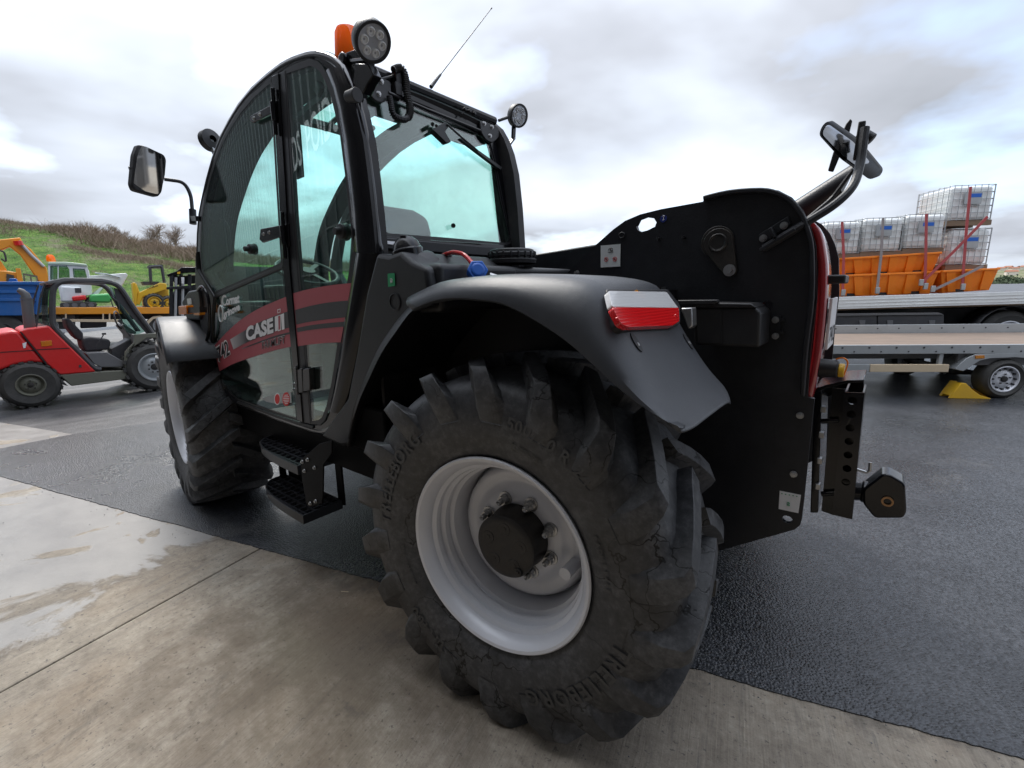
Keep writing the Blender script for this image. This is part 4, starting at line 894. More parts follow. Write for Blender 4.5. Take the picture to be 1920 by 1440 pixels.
# door and side glass
Lg = lambda l, o=.001: [cs(x, y, o) for x, y in l]
up_ = [(524, 136), (499, 152), (472, 177), (449, 205), (432, 232), (416, 262), (402, 298), (391, 336), (383, 373), (378, 403), (376, 437), (375, 475), (378, 508), (401, 553), (530, 498), (527, 440), (521, 340), (513, 200), (509, 146)]
dn_ = [(402, 556), (398, 600), (396, 640), (403, 668), (417, 714), (429, 735), (445, 750), (520, 777), (557, 788), (530, 501)]
sd_ = [(668, 472), (662, 400), (653, 320), (644, 250), (634, 205), (626, 170), (614, 141), (605, 124), (595, 114), (580, 110), (554, 119), (532, 131), (539, 250), (548, 400), (556, 500), (568, 640), (581, 795), (600, 797), (608, 790), (617, 768), (627, 722), (640, 642), (656, 540)]
B().plate(Lg(up_), (0, -.005, 0)).obj('door_window', 'side_glass', T); DG = B().plate(Lg(dn_), (0, -.005, 0)).obj('door_glass', 'side_glass', T)
SG = B().plate(Lg(sd_), (0, -.005, 0)).obj('side_window', 'side_glass', T)
def strip(name, c0, c1, mat, off=.004, th=.010, par=None, bev=.002):
    b = B(); b.plate(Lg(c0, off)+list(reversed(Lg(c1, off))), (0, -th, 0)); return b.obj(name, mat, par or T, bevel=bev)
strip('door_post', [(509, 143), (513, 200), (521, 340), (530, 498), (544, 640), (557, 788)], [(521, 137), (525, 200), (534, 340), (542, 498), (555, 640), (567, 792)], 'gloss_black', .010, .03)
strip('window_post', [(523, 137), (527, 200), (536, 340), (545, 498), (556, 640), (569, 792)], [(534, 131), (540, 250), (549, 400), (557, 500), (569, 640), (582, 795)], 'black_paint', .004, .03)
strip('door_rail', [(400, 553), (465, 524), (530, 496)], [(402, 559), (466, 530), (530, 503)], 'black_paint', .006, .02)
def frit(poly, w_, name='glass_border', par=T):
    P_ = Lg(poly, .0025); c_ = sum(P_, V())/len(P_); m = len(P_); inn = []
    for i, p in enumerate(P_):
        a_, d_ = (p-P_[i-1]).normalized(), (P_[(i+1) % m]-p).normalized(); n1 = V((-a_.z, 0, a_.x)); n2 = V((-d_.z, 0, d_.x))
        if n1.dot(c_-p) < 0: n1 = -n1
        if n2.dot(c_-p) < 0: n2 = -n2
        nn = (n1+n2); nn = nn.normalized() if nn.length > .1 else n1; inn.append(p+nn*w_)
    b = B(); b.add(P_+inn, [(i, (i+1) % m, m+(i+1) % m, m+i) for i in range(m)]); b.obj(name, 'print_black', par, smooth=False)
frit(up_, .020); frit(dn_, .012); frit(sd_, .026)
# dark upper tint band of the door window: the cab roof lining and grab rail show behind the glass
strip('sill_seal', [(445, 752), (520, 779), (586, 799)], [(443, 756), (519, 784), (586, 804)], 'print_black', .004, .02)
# hinges
for (x, y, s_) in ((512, 205, 1), (530, 437, 1)):
    b = B(); k = 1.0
    b.plate(Lg([(x-44 if y < 300 else x-42, y+13 if y < 300 else y-8), (x-4, y-9 if y < 300 else y-15), (x-2, y+7 if y < 300 else y+6), (x-38, y+25 if y < 300 else y+18), (x-44, y+22 if y < 300 else y+12)], .022), (0, -.012, 0)); HG = b.obj('hinge', 'gloss_black', T, bevel=.003)
    b = B(); b.cyl(cs(x-1, y-40, .022), cs(x+5, y+48, .022), .009, n=12); b.cyl(cs(x-1, y-14, .022), cs(x+3, y+22, .022), .0125, n=12); b.plate(Lg([(x-2, y-16), (x+10, y-18), (x+12, y+26), (x+2, y+28)], .012), (0, -.02, 0)); b.obj('hinge_pin', 'gloss_black', HG, bevel=.002)
    b = B()
    for dx, dy in ((-36, 17 if y < 300 else 2), (-25, 10 if y < 300 else -1)): bolt(b, cs(x+dx, y+dy, .022), (0, 1, 0), .007, .005)
    b.obj('bolt', 'zinc', HG)
b = B(); b.plate(Lg([(555, 693), (566, 690), (568, 736), (556, 738)], .026), (0, -.03, 0)); b.cyl(cs(557, 685, .022), cs(560, 740, .022), .008, n=12); b.plate(Lg([(567, 692), (580, 690), (581, 732), (568, 735)], .03), (0, -.03, 0)); HG = b.obj('door_latch', 'gloss_black', T, bevel=.004)
b = B()
for x, y in ((552, 720), (552, 730), (556, 690)): bolt(b, cs(x, y, .024), (0, 1, 0), .006, .008)
b.obj('bolt', 'zinc', HG)
b = B(); b.plate(Lg([(544, 225), (552, 228), (560, 330), (548, 335)], -.03), (0, -.03, 0)); b.obj('strap_hanger', 'dark_plastic', T, bevel=.004)
for i, (x, y, r_) in enumerate(((469, 467, .028), (640, 434, .034))):
    p = cs(x, y, .006); b = B(); b.lathe([(-.03, .001), (-.03, r_), (-.022, r_*1.1), (-.010, r_*.9), (.0, r_*.95), (.008, r_*.9), (.010, r_*.5), (.028, r_*.48), (.032, r_*.42), (.032, .001)], p, (0, 1, 0), 28); b.obj('window_knob', 'dark_plastic', T, bevel=.001)
b = B(); p = cs(600, 168, -.03); b.box(p, (.045, .03, .05), Matrix.Rotation(.7, 3, 'Y')); b.box(p+V((-.04, 0, -.03)), (.05, .02, .02), Matrix.Rotation(.5, 3, 'Y')); b.obj('cab_lamp', 'dark_plastic', T, bevel=.006)
# front side panel with grab handle
b = B(); b.plate(Lg([(366, 470), (369, 505), (401, 556), (397, 598), (397, 642), (390, 654), (380, 640), (372, 585), (365, 530)], .012), (0, -.10, 0)); GP = b.obj('grab_panel', 'black_plastic', T, bevel=.008, bseg=3)
b = B(); b.plate(rnd(Lg([(372, 545), (382, 543), (392, 570), (394, 625), (388, 636), (377, 600)], .0145), .02, 4), (0, -.001, 0)); b.obj('handle_recess', 'print_black', GP)
b = B(); b.tube(spl(Lg([(371, 545), (379, 537), (390, 556), (393, 590), (391, 625), (386, 640)], .028), 4), .009, 8); b.obj('grab_handle', 'gloss_black', GP)
# ---- door stripe and lettering
Z7 = lambda l: zm(l, 370, 500, 4.8)
def band(name, top, bot, mat, off, x0=None, n=24):
    t_ = spl([V((x, y, 0)) for x, y in Z7(top)], 8); b_ = spl([V((x, y, 0)) for x, y in Z7(bot)], 8)
    vs = [cs(p.x, p.y, off) for p in t_]+[cs(p.x, p.y, off) for p in b_]; m = len(t_)
    b = B(); b.add(vs, [(i, i+1, m+i+1, m+i) for i in range(m-1)]); return b.obj(name, mat, T, smooth=False)
band('stripe', [(150, 715), (270, 585), (400, 472), (560, 373), (700, 312), (805, 268)], [(200, 940), (330, 872), (500, 812), (660, 762), (760, 737), (842, 720)], 'print_red', .0045)
band('stripe', [(862, 240), (1000, 203), (1150, 175), (1260, 160), (1385, 148)], [(905, 716), (1000, 702), (1100, 692), (1190, 684), (1290, 680)], 'print_red', .0045)
band('stripe_bar', [(878, 390), (1000, 357), (1130, 330), (1240, 315), (1362, 304)], [(890, 522), (1000, 498), (1110, 482), (1220, 468), (1334, 456)], 'print_grey', .0055)
band('stripe_bar', [(893, 552), (1000, 530), (1110, 515), (1220, 503), (1326, 494)], [(900, 590), (1000, 572), (1110, 558), (1220, 547), (1320, 540)], 'print_grey', .0055)
# the bar on the door fades from white to grey (print)
a = NT('print_fade'); sx = a.n('ShaderNodeSeparateXYZ'); a.l(a.co(), sx.inputs[0])
u0, u1 = cs(*Z7([(300, 690)])[0]).x, cs(*Z7([(450, 600)])[0]).x
f_ = a.ma('DIVIDE', a.ma('SUBTRACT', u0, sx.outputs[0]), u0-u1); c = a.ramp(f_, [(0., (.62, .60, .62)), (.25, (.42, .40, .41)), (1., (.045, .045, .05))]); a.set(color=c, rough=.45); MT['print_fade'] = a.m
band('stripe_bar', [(295, 655), (400, 590), (560, 500), (700, 443), (815, 402)], [(325, 745), (430, 690), (560, 632), (700, 583), (830, 548)], 'print_fade', .0055)
band('stripe_bar', [(400, 735), (560, 672), (700, 622), (830, 588)], [(402, 742), (560, 686), (700, 638), (834, 606)], 'print_fade', .0055)
def tq(name, body, q, mat, off, par, **k):
    p = [cs(x, y, off) for x, y in Z7(q)]; return text_quad(name, body, p[0], p[1], p[2], mat, par, **k)
tq('lettering', 'CASE', [(437, 682), (690, 600), (430, 548)], 'print_black', .0065, DG, bold=.075)
tq('lettering', 'CASE', [(440, 675), (685, 596), (434, 545)], 'print_white', .0072, DG, bold=.05)
def poly7(name, l, mat, off, par=DG):
    B().add([cs(x, y, off) for x, y in Z7(l)], [tuple(range(len(l)))]).obj(name, mat, par, smooth=False, fix=False)
poly7('emblem', [(697, 450), (724, 441), (724, 575), (700, 583)], 'print_white', .0072)
poly7('emblem', [(752, 430), (780, 418), (785, 562), (760, 570)], 'print_white', .0072)
poly7('emblem', [(724, 515), (752, 506), (752, 535), (724, 545)], 'print_white', .0071)
poly7('emblem', [(722, 440), (752, 430), (752, 572), (726, 582)], 'print_white', .0074)
poly7('emblem', [(727, 446), (746, 440), (746, 564), (731, 570)], 'print_red', .0078)
poly7('emblem', [(720, 385), (748, 377), (748, 412), (720, 420)], 'print_white', .0072)
poly7('emblem', [(725, 391), (743, 385), (743, 407), (725, 413)], 'print_red', .0078)
tq('lettering', 'FARMLIFT', [(583, 744), (791, 689), (581, 676)], 'print_white', .0065, DG, bold=.03)
tq('lettering', 'FARMLIFT', [(584, 742), (790, 688), (582, 678)], 'print_black', .0072, DG, bold=.004)
tq('lettering', '742', [(190, 872), (300, 795), (160, 728)], 'print_white', .0065, DG, bold=.06)
tq('lettering', '742', [(194, 862), (295, 792), (168, 735)], 'print_black', .0072, DG, bold=.015)
tq('lettering', 'ormat', [(262, 350), (380, 325), (258, 278)], 'print_white', .0045, DG, bold=.045)
tq('lettering', 'grinove', [(238, 485), (385, 412), (232, 402)], 'print_white', .0045, DG, bold=.045)
tq('lettering', 'C', [(225, 358), (262, 350), (222, 262)], 'print_white', .0045, DG, bold=.02)
pts_ = [cs(x, y, .0048) for x, y in Z7([(245, 372), (228, 360), (220, 320), (225, 275), (240, 255)])]
b = B(); b.tube(spl(pts_, 4), [.0022]*(len(spl(pts_, 4))), 4)
for l in ([(232, 470), (228, 395), (212, 350), (196, 365), (190, 410), (196, 450)], [(196, 452), (205, 490), (222, 488), (230, 462)]): q = spl([cs(x, y, .0048) for x, y in Z7(l)], 4); b.tube(q, .0042, 5)
b.obj('emblem', 'print_white', DG)
B().plate([cs(x, y, .0045) for x, y in Z7([(575, 1185), (690, 1150), (845, 1128), (848, 1225), (700, 1232), (620, 1215)])], (0, .0003, 0)).obj('sticker', 'galvanised', DG)
for cx, cy, rx, ry in ((720, 1191, 28, 54), (800, 1192, 34, 62)):
    B().plate([cs(*Z7([(cx+rx*cos(t), cy+ry*sin(t))])[0], .0052) for t in [2*pi*i/24 for i in range(24)]], (0, .0004, 0)).obj('round_sticker', 'print_white' if cx < 750 else 'sign_red', DG)
    B().plate([cs(*Z7([(cx+(rx-6)*cos(t), cy+(ry-10)*sin(t))])[0], .006) for t in [2*pi*i/24 for i in range(24)]], (0, .0004, 0)).obj('sticker_face', 'sign_red', DG)
b = B()
for k in range(6):
    w0 = (16, 24, 27, 27, 22, 13)[k]; y = 1153+k*15
    b.add([cs(*Z7([q])[0], .0068) for q in ((800-w0, y+2), (800+w0, y-1), (800+w0, y+5), (800-w0, y+8))], [(0, 1, 2, 3)])
b.obj('sticker_lines', 'print_white', DG, fix=False)

# ---- roof with slatted openings, windscreen
ro = [p for p, q in zip(So, OUT) if 440 < q[0] <= 640 and q[1] < 200]
ro = spl(ro, 3); u_ = lambda i: ro[i]
cut = [i for i, p in enumerate(ro) if p.x < 1.80]; n = len(cut)
b = B(); rows = 14; vs = []
rv = [VC-.03-(.95-.06)*j/rows for j in range(rows+1)]
bow = lambda j: .02*sin(pi*j/rows)
for i in cut:
    for j in range(rows+1): vs.append(V((ro[i].x, rv[j], ro[i].z-.012+bow(j))))
fs = []
for a_ in range(n-1):
    for j in range(rows):
        x = (ro[cut[a_]].x+ro[cut[a_+1]].x)/2
        op = False
        if 1.34 < x < 1.66 and j not in (0, rows-1): op = j % 4 != 0
        if .98 < x < 1.26 and j not in (0, rows-1) and j % 3: op = not 1.10 < x < 1.15
        if not op: fs.append((a_*(rows+1)+j, a_*(rows+1)+j+1, (a_+1)*(rows+1)+j+1, (a_+1)*(rows+1)+j))
b.add(vs, fs); b.obj('roof', 'interior', T, solid=.03, smooth=False)
b = B()
for j in (1, 3.5, 7, 10.5, 13):
    v = VC-.03-.89*j/rows; b.tube([V((p.x, v, p.z-.03+.02*sin(pi*j/rows))) for p in ro if 1.55 < p.x < 2.1], .014, 6)
b.obj('roof_bar', 'interior', T)
fr_ = [p for p, q in zip(So, OUT) if q[0] < 470 and q[1] < 515]; fr_ = spl(fr_, 3)
for va, vb in ((VC-.05, VC-.20), (VC-.90, VC-.78)):
    tr = spl([p for p, q in zip(So, OUT) if q[0] < 600 and q[1] < 520], 3)
    b = B(); vs = []
    for p in tr: i_ = (V((1.7, p.y, 1.7))-p).normalized(); vs += [V((p.x, va, p.z))+i_*.035, V((p.x, vb, p.z))+i_*.045, V((p.x, vb, p.z))+i_*.075, V((p.x, va, p.z))+i_*.065]
    b.add(vs, [(k*4+j, k*4+(j+1) % 4, k*4+4+(j+1) % 4, k*4+4+j) for k in range(len(tr)-1) for j in range(4)]); b.obj('roof_side_trim', 'interior', T)
b = B(); b.grid(lambda i, j: (lambda p: V((p.x+.10*sin(pi*j)*.6, VC-.03-.89*j, p.z+.02*sin(pi*j))))(fr_[min(len(fr_)-1, int(round(i*(len(fr_)-1))))]), len(fr_)-1, 10); b.obj('windscreen', 'side_glass', T, angle=70)
b = B(); b.grid(lambda i, j: (lambda p: V((p.x, VC-.03-.89*j, p.z+.01)))(ro[int(round(i*(len(ro)-1)))]), len(ro)-1, 6); b.obj('roof_glass', 'side_glass', T, angle=70)
bt = [cs(*q) for q in ((367, 500), (375, 560), (388, 620), (412, 712), (430, 745), (455, 762), (520, 785), (600, 806))]
b = B(); b.grid(lambda i, j: (lambda p: V((p.x, VC-.03-.89*j, p.z+.01)))(bt[int(round(i*7))]), 7, 1); b.b2((.80, -1.1, .84), (1.6, -.2, .90)); b.obj('cab_floor', 'interior', T, solid=.02)

# ---- cab rear wall and window
R0 = V((.736, -.2, 1.723)); RUp = V((.100, 0, .674)).normalized(); RN = V((-RUp.z, 0, RUp.x))
rp = lambda x, y, o=0: atp(x, y, R0+RN*o, RN)
rp3 = lambda l, o=0: [rp(x, y, o) for x, y in l]
Ro = [(705, 447), (699, 420), (690, 350), (680, 265), (671, 195), (669, 165), (676, 148), (690, 140), (880, 226), (915, 245), (930, 262), (938, 300), (952, 375), (969, 455), (968, 466), (960, 471), (830, 463), (718, 451)]
Ri = [(716, 437), (709, 415), (701, 350), (691, 268), (683, 200), (681, 172), (685, 160), (695, 157), (880, 240), (908, 254), (919, 266), (928, 300), (942, 375), (958, 445), (957, 456), (950, 459), (830, 452), (724, 442)]
b = B(); b.plate(rp3(Ro, .018), -RN*.03, [rp3(Ri, .018)]); RF = b.obj('rear_window_frame', 'gloss_black', T, bevel=.006, bseg=3)
b = B(); b.plate(rp3(Ri, .010), -RN*.005); RG = b.obj('rear_window', 'tinted_glass', T)
m = len(Ri); P_ = rp3(Ri, .012); c_ = sum(P_, V())/m; b = B(); b.add(P_+[p+(c_-p).normalized()*.018 for p in P_], [(i, (i+1) % m, m+(i+1) % m, m+i) for i in range(m)]); b.obj('glass_border', 'print_black', RG, smooth=False)
tp0, tp1 = rp(700, 120, 0), rp(930, 226, 0)
b = B(); b.beam(V((.86, -.19, 2.378)), V((.86, -1.10, 2.378)), .055, .05); b.tube([V((.835, -.18, 2.405)), V((.835, -1.11, 2.405))], .024, 10); b.obj('roof_rail', 'gloss_black', T, bevel=.006)
b = B(); b.b2((.74, -1.10, .9), (.76, -.2, 1.70)); b.obj('rear_panel', 'interior', T)
b = B(); b.beam(V((.728, -.19, 1.70)), V((.728, -1.10, 1.70)), .03, .045); b.obj('rear_sill', 'black_paint', T, bevel=.004)
B().plate(rp3([(722, 451), (741, 453), (741, 459), (722, 457)], .030), -RN*.002).obj('paper_label', 'print_white', T)
b = B(); b.beam(V((.785, -1.12, 1.72)), V((.86, -1.12, 2.38)), .05, .045, up=V((0, 1, 0))); b.obj('rear_pillar', 'gloss_black', T, bevel=.01)
# hinges of the rear window
for (x, y) in ((709, 172), (918, 252)):
    s = 1 if x < 800 else .72
    b = B(); b.plate(rnd(rp3([(x-24*s, y-38*s), (x+24*s, y-20*s), (x+25*s, y+8*s), (x+8*s, y+22*s), (x-8*s, y+15*s), (x-22*s, y-6*s)], .034), .02, 4), -RN*.012); HG = b.obj('hinge', 'dark_plastic', T, bevel=.003)
    b = B()
    for dx, dy in ((-14, -28), (6, -19), (1, 4)): bolt(b, rp(x+dx*s, y+dy*s, .034), RN, .009, .006)
    b.obj('bolt', 'zinc', HG)
b = B(); b.tube(rp3([(728, 174), (800, 205), (900, 245)], .032), .0075, 8); b.obj('hinge_bar', 'gloss_black', T)
# wiper
b = B(); b.plate(rp3([(812, 243), (835, 228), (842, 236), (835, 247), (846, 266), (838, 268)], .045), -RN*.03); b.tube(rp3([(838, 233), (866, 258), (896, 283)], .048), .0055, 6); b.cyl(rp(811, 233, .02), rp(811, 233, .05), .009, n=10); b.cyl(rp(818, 236, .02), rp(818, 236, .04), .007, n=10); WP = b.obj('wiper', 'dark_plastic', T, bevel=.002)
b = B(); b.plate(rp3([(857, 262), (862, 262), (937, 316), (934, 320)], .022), RN*.018); b.obj('wiper_blade', 'print_black', WP)
b = B(); b.cyl(rp(850, 423, .01), rp(850, 423, .035), .011, n=16); b.obj('window_stop', 'dark_plastic', T)
# coiled cable
def coil(path, R_, r_, turns):
    pts = spl(path, 12); L_ = [0]
    for a_, c_ in zip(pts, pts[1:]): L_.append(L_[-1]+(c_-a_).length)
    o = []; m = turns*9
    px_ = None
    for k in range(m+1):
        s = L_[-1]*k/m; i = max(j for j in range(len(L_)) if L_[j] <= s+1e-9); i = min(i, len(pts)-2); t = (s-L_[i])/max(1e-9, L_[i+1]-L_[i]); p = pts[i].lerp(pts[i+1], t); d = (pts[i+1]-pts[i]).normalized()
        x, y, _ = frame(d, RN); o.append(p+(x*cos(k*2*pi/9)+y*sin(k*2*pi/9))*R_)
    b = B(); b.tube(o, r_, 5); return b
cb = coil(rp3([(737, 132), (752, 128), (760, 145), (763, 175), (769, 205), (765, 222)], .05), .013, .0042, 30)
cb2 = coil(rp3([(766, 218), (760, 224), (750, 223), (737, 215), (733, 195), (730, 180)], .05), .010, .004, 22); cb.add(cb2.v, cb2.f); cb.obj('coiled_cable', 'print_black', T, fix=False)
b = B(); b.box(rp(747, 145, .03), (.03, .05, .06)); b.tube(rp3([(700, 150), (716, 148), (747, 140)], .03), .006, 6); b.box(rp(744, 168, .03), (.03, .035, .05)); b.obj('cable_plug', 'dark_plastic', T, bevel=.004)
# antenna
b = B(); a0 = at(808, 163, 0, .87); a1 = at(922, 15, 0, .95); d_ = (a1-a0); b.cyl(a0, a0+d_*.14, .010, .006, 8); AN = b.obj('antenna', 'dark_plastic', T); b = B(); b.cyl(a0+d_*.13, a1, .0028, .002, 6); b.cyl(a1-d_*.01, a1, .004, n=6); b.obj('whip', 'dark_plastic', AN)
# lamps
def lamp(name, c_, nrm, R_, s, mount, leds):
    x, y, d = frame(nrm); b = B(); b.lathe([(-.045*s, .03*s), (-.04*s, R_*.75), (-.02*s, R_*.98), (.012*s, R_), (.016*s, R_*.98), (.016*s, R_*.84), (.009*s, R_*.82), (.009*s, .001)], c_, d, 36)
    H_ = b.obj(name, 'dark_plastic', T, angle=40)
    if True:
        f = B(); f.lathe([(.011*s, .001), (.011*s, R_*.82)], c_, d, 36); f.obj('lamp_face', 'led', H_)
    f = B()
    for k in leds: f.lathe([(.013*s, R_*.23), (.017*s, R_*.22), (.019*s, R_*.18), (.012*s, R_*.12), (.010*s, .0005)], c_+x*k[0]*R_+y*k[1]*R_, d, 18)
    f.obj('led_cell', 'clear_lens', H_)
    f = B(); f.lathe([(.0185*s, .001), (.0185*s, R_*.83)], c_, d, 36); f.obj('lamp_glass', 'lamp_clear', H_)
    b = B()
    for q in zip(mount, mount[1:]): b.beam(q[0], q[1], .028*s, .012)
    b.obj('lamp_bracket', 'gloss_black', H_, bevel=.002)
LD = [(0.50*cos(radians(a_)), .34*sin(radians(a_))) for a_ in (0, 52, 128, 180, 232, 308)]
lc = at(697, 77, 1, -.175)
lamp('work_lamp', lc, V((-.82, .10, -.66)), .070, 1.0, [lc+V((.03, -.01, -.05)), V((.83, -.21, 2.40))], [(.5*cos(radians(a_)), .5*sin(radians(a_))) for a_ in range(0, 360, 60)] )
l2 = at(971, 217, 0, .78)
lamp('work_lamp', l2, V((-.90, .22, -.30)), .060, 1.0, [l2+V((.03, 0, -.05)), l2+V((.035, .0, -.11)), V((.79, -1.12, 2.24))], [(.5*cos(radians(a_)), .5*sin(radians(a_))) for a_ in range(0, 360, 60)])
b = B(); q0 = at(949, 224, 0, .80); b.cyl(at(935, 226, 0, .82), at(952, 220, 0, .80), .008, n=8); b.obj('lamp_cable', 'dark_plastic', T)
# beacon
bc = at(655, 100, 1, -.27); b = B(); b.lathe([(.0, .056), (.015, .058), (.05, .056), (.105, .052), (.122, .044), (.128, .03), (.130, .001)], bc-V((0, 0, .035)), (0, 0, 1), 32); BC = b.obj('beacon', 'beacon_amber', T)
b = B(); b.lathe([(-.03, .05), (0, .059), (.012, .059), (.014, .05)], bc-V((0, 0, .045)), (0, 0, 1), 32); b.cyl(bc-V((0, 0, .03)), bc+V((0, 0, .04)), .018, n=12); b.cyl(bc-V((0, 0, .16)), bc-V((0, 0, .05)), .016, n=12); b.obj('beacon_base', 'dark_plastic', BC)
b = B(); b.plate([at(x, y, 1, -.20) for x, y in ((632, 104), (665, 92), (684, 100), (682, 122), (655, 160), (645, 118))], (0, -.05, 0)); b.obj('beacon_bracket', 'gloss_black', T, bevel=.004)
b = B(); a_ = at(652, 182, 1, -.11); b.cyl(a_, a_+V((-.055, -.005, -.005)), .020, .026, 16); b.obj('rubber_stop', 'dark_plastic', T, bevel=.003)
b = B(); b.plate([at(x, y, 1, -.165) for x, y in ((666, 118), (690, 120), (700, 140), (690, 155), (680, 175), (668, 180), (660, 160))], (0, -.04, 0)); b.obj('corner_bracket', 'gloss_black', T, bevel=.004)
b = B(); c_ = at(893, 196, 0, .80)
for k in range(3): p_ = rp(868+k*9, 206+k*4, .035); b.cyl(p_, p_+RN*.02, .008, n=8)
b.tube(rp3([(866, 214), (872, 206), (884, 208), (890, 216)], .04), .004, 6); b.obj('cable_clip', 'dark_plastic', T)
# front lamp on the left, seen past the pillar
fl_ = at(394, 263, 1, -.22); b = B(); b.lathe([(-.03, .02), (-.02, .058), (.02, .060), (.022, .052), (.022, .001)], fl_, V((.9, .2, -.15)), 24); b.obj('front_lamp', 'dark_plastic', T)
b = B(); b.beam(fl_, fl_+V((-.06, -.02, -.16)), .03, .02); b.obj('lamp_bracket', 'galvanised', T)
# left mirror
U = 2.62
b = B(); mo = [(247, 345), (252, 290), (259, 271), (268, 272), (305, 290), (310, 300), (309, 330), (304, 360), (297, 369), (288, 367), (252, 357)]
hq = rnd([at(x, y, 0, U) for x, y in mo], .012, 3); b.plate(hq, (.045, .012, 0)); LM = b.obj('side_mirror', 'dark_plastic', T, bevel=.008, bseg=3)
cm = sum(hq, V())/len(hq); b = B(); b.plate([cm+(p-cm)*.90+V((-.022-(p.z-cm.z)*.14+(p.y-cm.y)*.10, 0, 0)) for p in hq], (.004, 0, 0)); b.obj('mirror_glass', 'mirror', LM)
b = B(); b.tube(rnd([at(308, 336, 0, U+.03), at(345, 341, 0, U+.02), at(358, 365, 0, U), at(361, 400, 0, U-.03)], .06, 5, False), .011, 8); b.obj('mirror_arm', 'black_paint', LM); b = B(); b.cyl(at(242, 316, 0, U+.04), at(252, 316, 0, U+.04), .012, n=8); b.obj('mirror_knob', 'black_paint', LM)
b = B(); b.cyl(at(361, 393, 0, U-.03), at(362, 420, 0, U-.04), .020, n=12); b.beam(at(362, 410, 0, U-.04), cs(372, 410), .03, .03); b.obj('arm_socket', 'black_paint', LM)

# ---- interior
b = B(); st = Matrix.Rotation(radians(-12), 3, 'Y')
sb = [V((0, y, z)) for y, z in ((-.24, 0), (-.25, .30), (-.24, .52), (-.20, .60), (-.10, .63), (.10, .63), (.20, .60), (.24, .52), (.25, .30), (.24, 0))]
b.plate([V((1.22, -.64, 1.32))+st @ p for p in sb], (.10, 0, 0)); b.obj('seat_back', 'seat_fabric', T, bevel=.04, bseg=4)
B().b2((1.25, -.90, 1.22), (1.75, -.40, 1.34)).obj('seat_cushion', 'seat_fabric', T, bevel=.04, bseg=3)
B().b2((1.3, -.85, .9), (1.7, -.45, 1.22)).obj('seat_base', 'interior', T, bevel=.02)
b = B(); b.b2((1.35, -.36, 1.42), (1.68, -.30, 1.47)); b.b2((1.30, -1.05, 1.30), (1.8, -.93, 1.50)); b.obj('armrest', 'interior', T, bevel=.02)
sc = V((2.02, -.60, 1.64)); sn_ = V((-.45, 0, .9)).normalized(); x_, y_, _ = frame(sn_)
b = B(); b.tube([sc+(x_*cos(t)+y_*sin(t))*.185 for t in [2*pi*i/32 for i in range(32)]], .014, 8, True); b.cyl(sc-sn_*.03, sc+sn_*.015, .045, n=16)
for t in (0.3, 2.4, 4.4): b.beam(sc, sc+(x_*cos(t)+y_*sin(t))*.18, .03, .012, up=sn_)
b.obj('steering_wheel', 'interior', T); b = B(); b.cyl(sc-sn_*.03, sc-sn_*.5+V((.1, 0, 0)), .05, .07, n=12); b.b2((2.15, -1.02, .9), (2.42, -.28, 1.46)); b.b2((2.1, -.80, 1.46), (2.3, -.42, 1.56)); b.obj('dashboard', 'interior', T, bevel=.02)
b = B(); gb = spl([at(x, y, 1, -.25) for x, y in ((405, 520), (396, 470), (398, 430), (412, 414), (426, 425), (430, 460), (424, 500), (412, 522))], 4); b.tube(gb, .013, 8); b.obj('grab_rail', 'interior', T)
b = B(); b.tube(spl([at(x, y, 1, -.22) for x, y in ((420, 340), (424, 330), (418, 380), (422, 440), (430, 500))], 4), .006, 6); b.obj('wiper_arm', 'interior', T)
b = B(); b.plate([at(x, y, 1, -.22) for x, y in ((404, 311), (432, 306), (424, 335), (414, 350))], (0, -.06, 0)); b.obj('sun_visor', 'interior', T)
b = B(); b.tube([V((1.95, -1.06, 1.35)), V((2.0, -1.06, 1.9)), V((1.9, -1.06, 2.28))], .03, 8); b.obj('handrail', 'interior', T)
b = B(); b.b2((.84, -1.08, 2.28), (.98, -.18, 2.36)); b.obj('roof_lining', 'interior', T, bevel=.03)
b = B(); b.tube([V((1.62, -.34, 1.47)), V((1.66, -.34, 1.60))], .012, 8); b.box((1.66, -.34, 1.63), (.04, .04, .06)); b.obj('joystick', 'interior', T, bevel=.01)
# ================================================================== OTHER MACHINES
class Site:
    """a vertical sight plane over two ground points; P(x, y, t) gives local coordinates, t metres behind that plane"""
    def __init__(s, a, b_):
        s.a, s.b = V((a[0], a[1], 0)), V((b_[0], b_[1], 0)); s.x = (s.b-s.a).normalized(); s.y = V((-s.x.y, s.x.x, 0)); s.rz = atan2(s.x.y, s.x.x)
    def P(s, x, y, t=0.):
        d = ray(x, y); q = CAM+d*((s.a+s.y*t-CAM).dot(s.y)/d.dot(s.y)); r = q-s.a
        return V((r.dot(s.x), t, q.z))
    def L(s, l, t=0.): return [s.P(x, y, t) for x, y in l]
    def thing(s, name, label, cat, **k): return thing(name, label, cat, s.a, s.rz, **k)
def gp(x, depth):
    d = ray(x, hzn(x)); d.z = 0; d = d/d.dot(V((FW.x, FW.y, 0)).normalized()); p = CAM+d*depth; return (p.x, p.y)
def perp(x, xd, depth):                              # a ground line square to the sight line of column xd
    a_ = gp(x, depth); d = ray(xd, hzn(xd)); d.z = 0; d.normalize(); r = V((d.y, -d.x, 0)); return a_, (a_[0]+r.x, a_[1]+r.y)
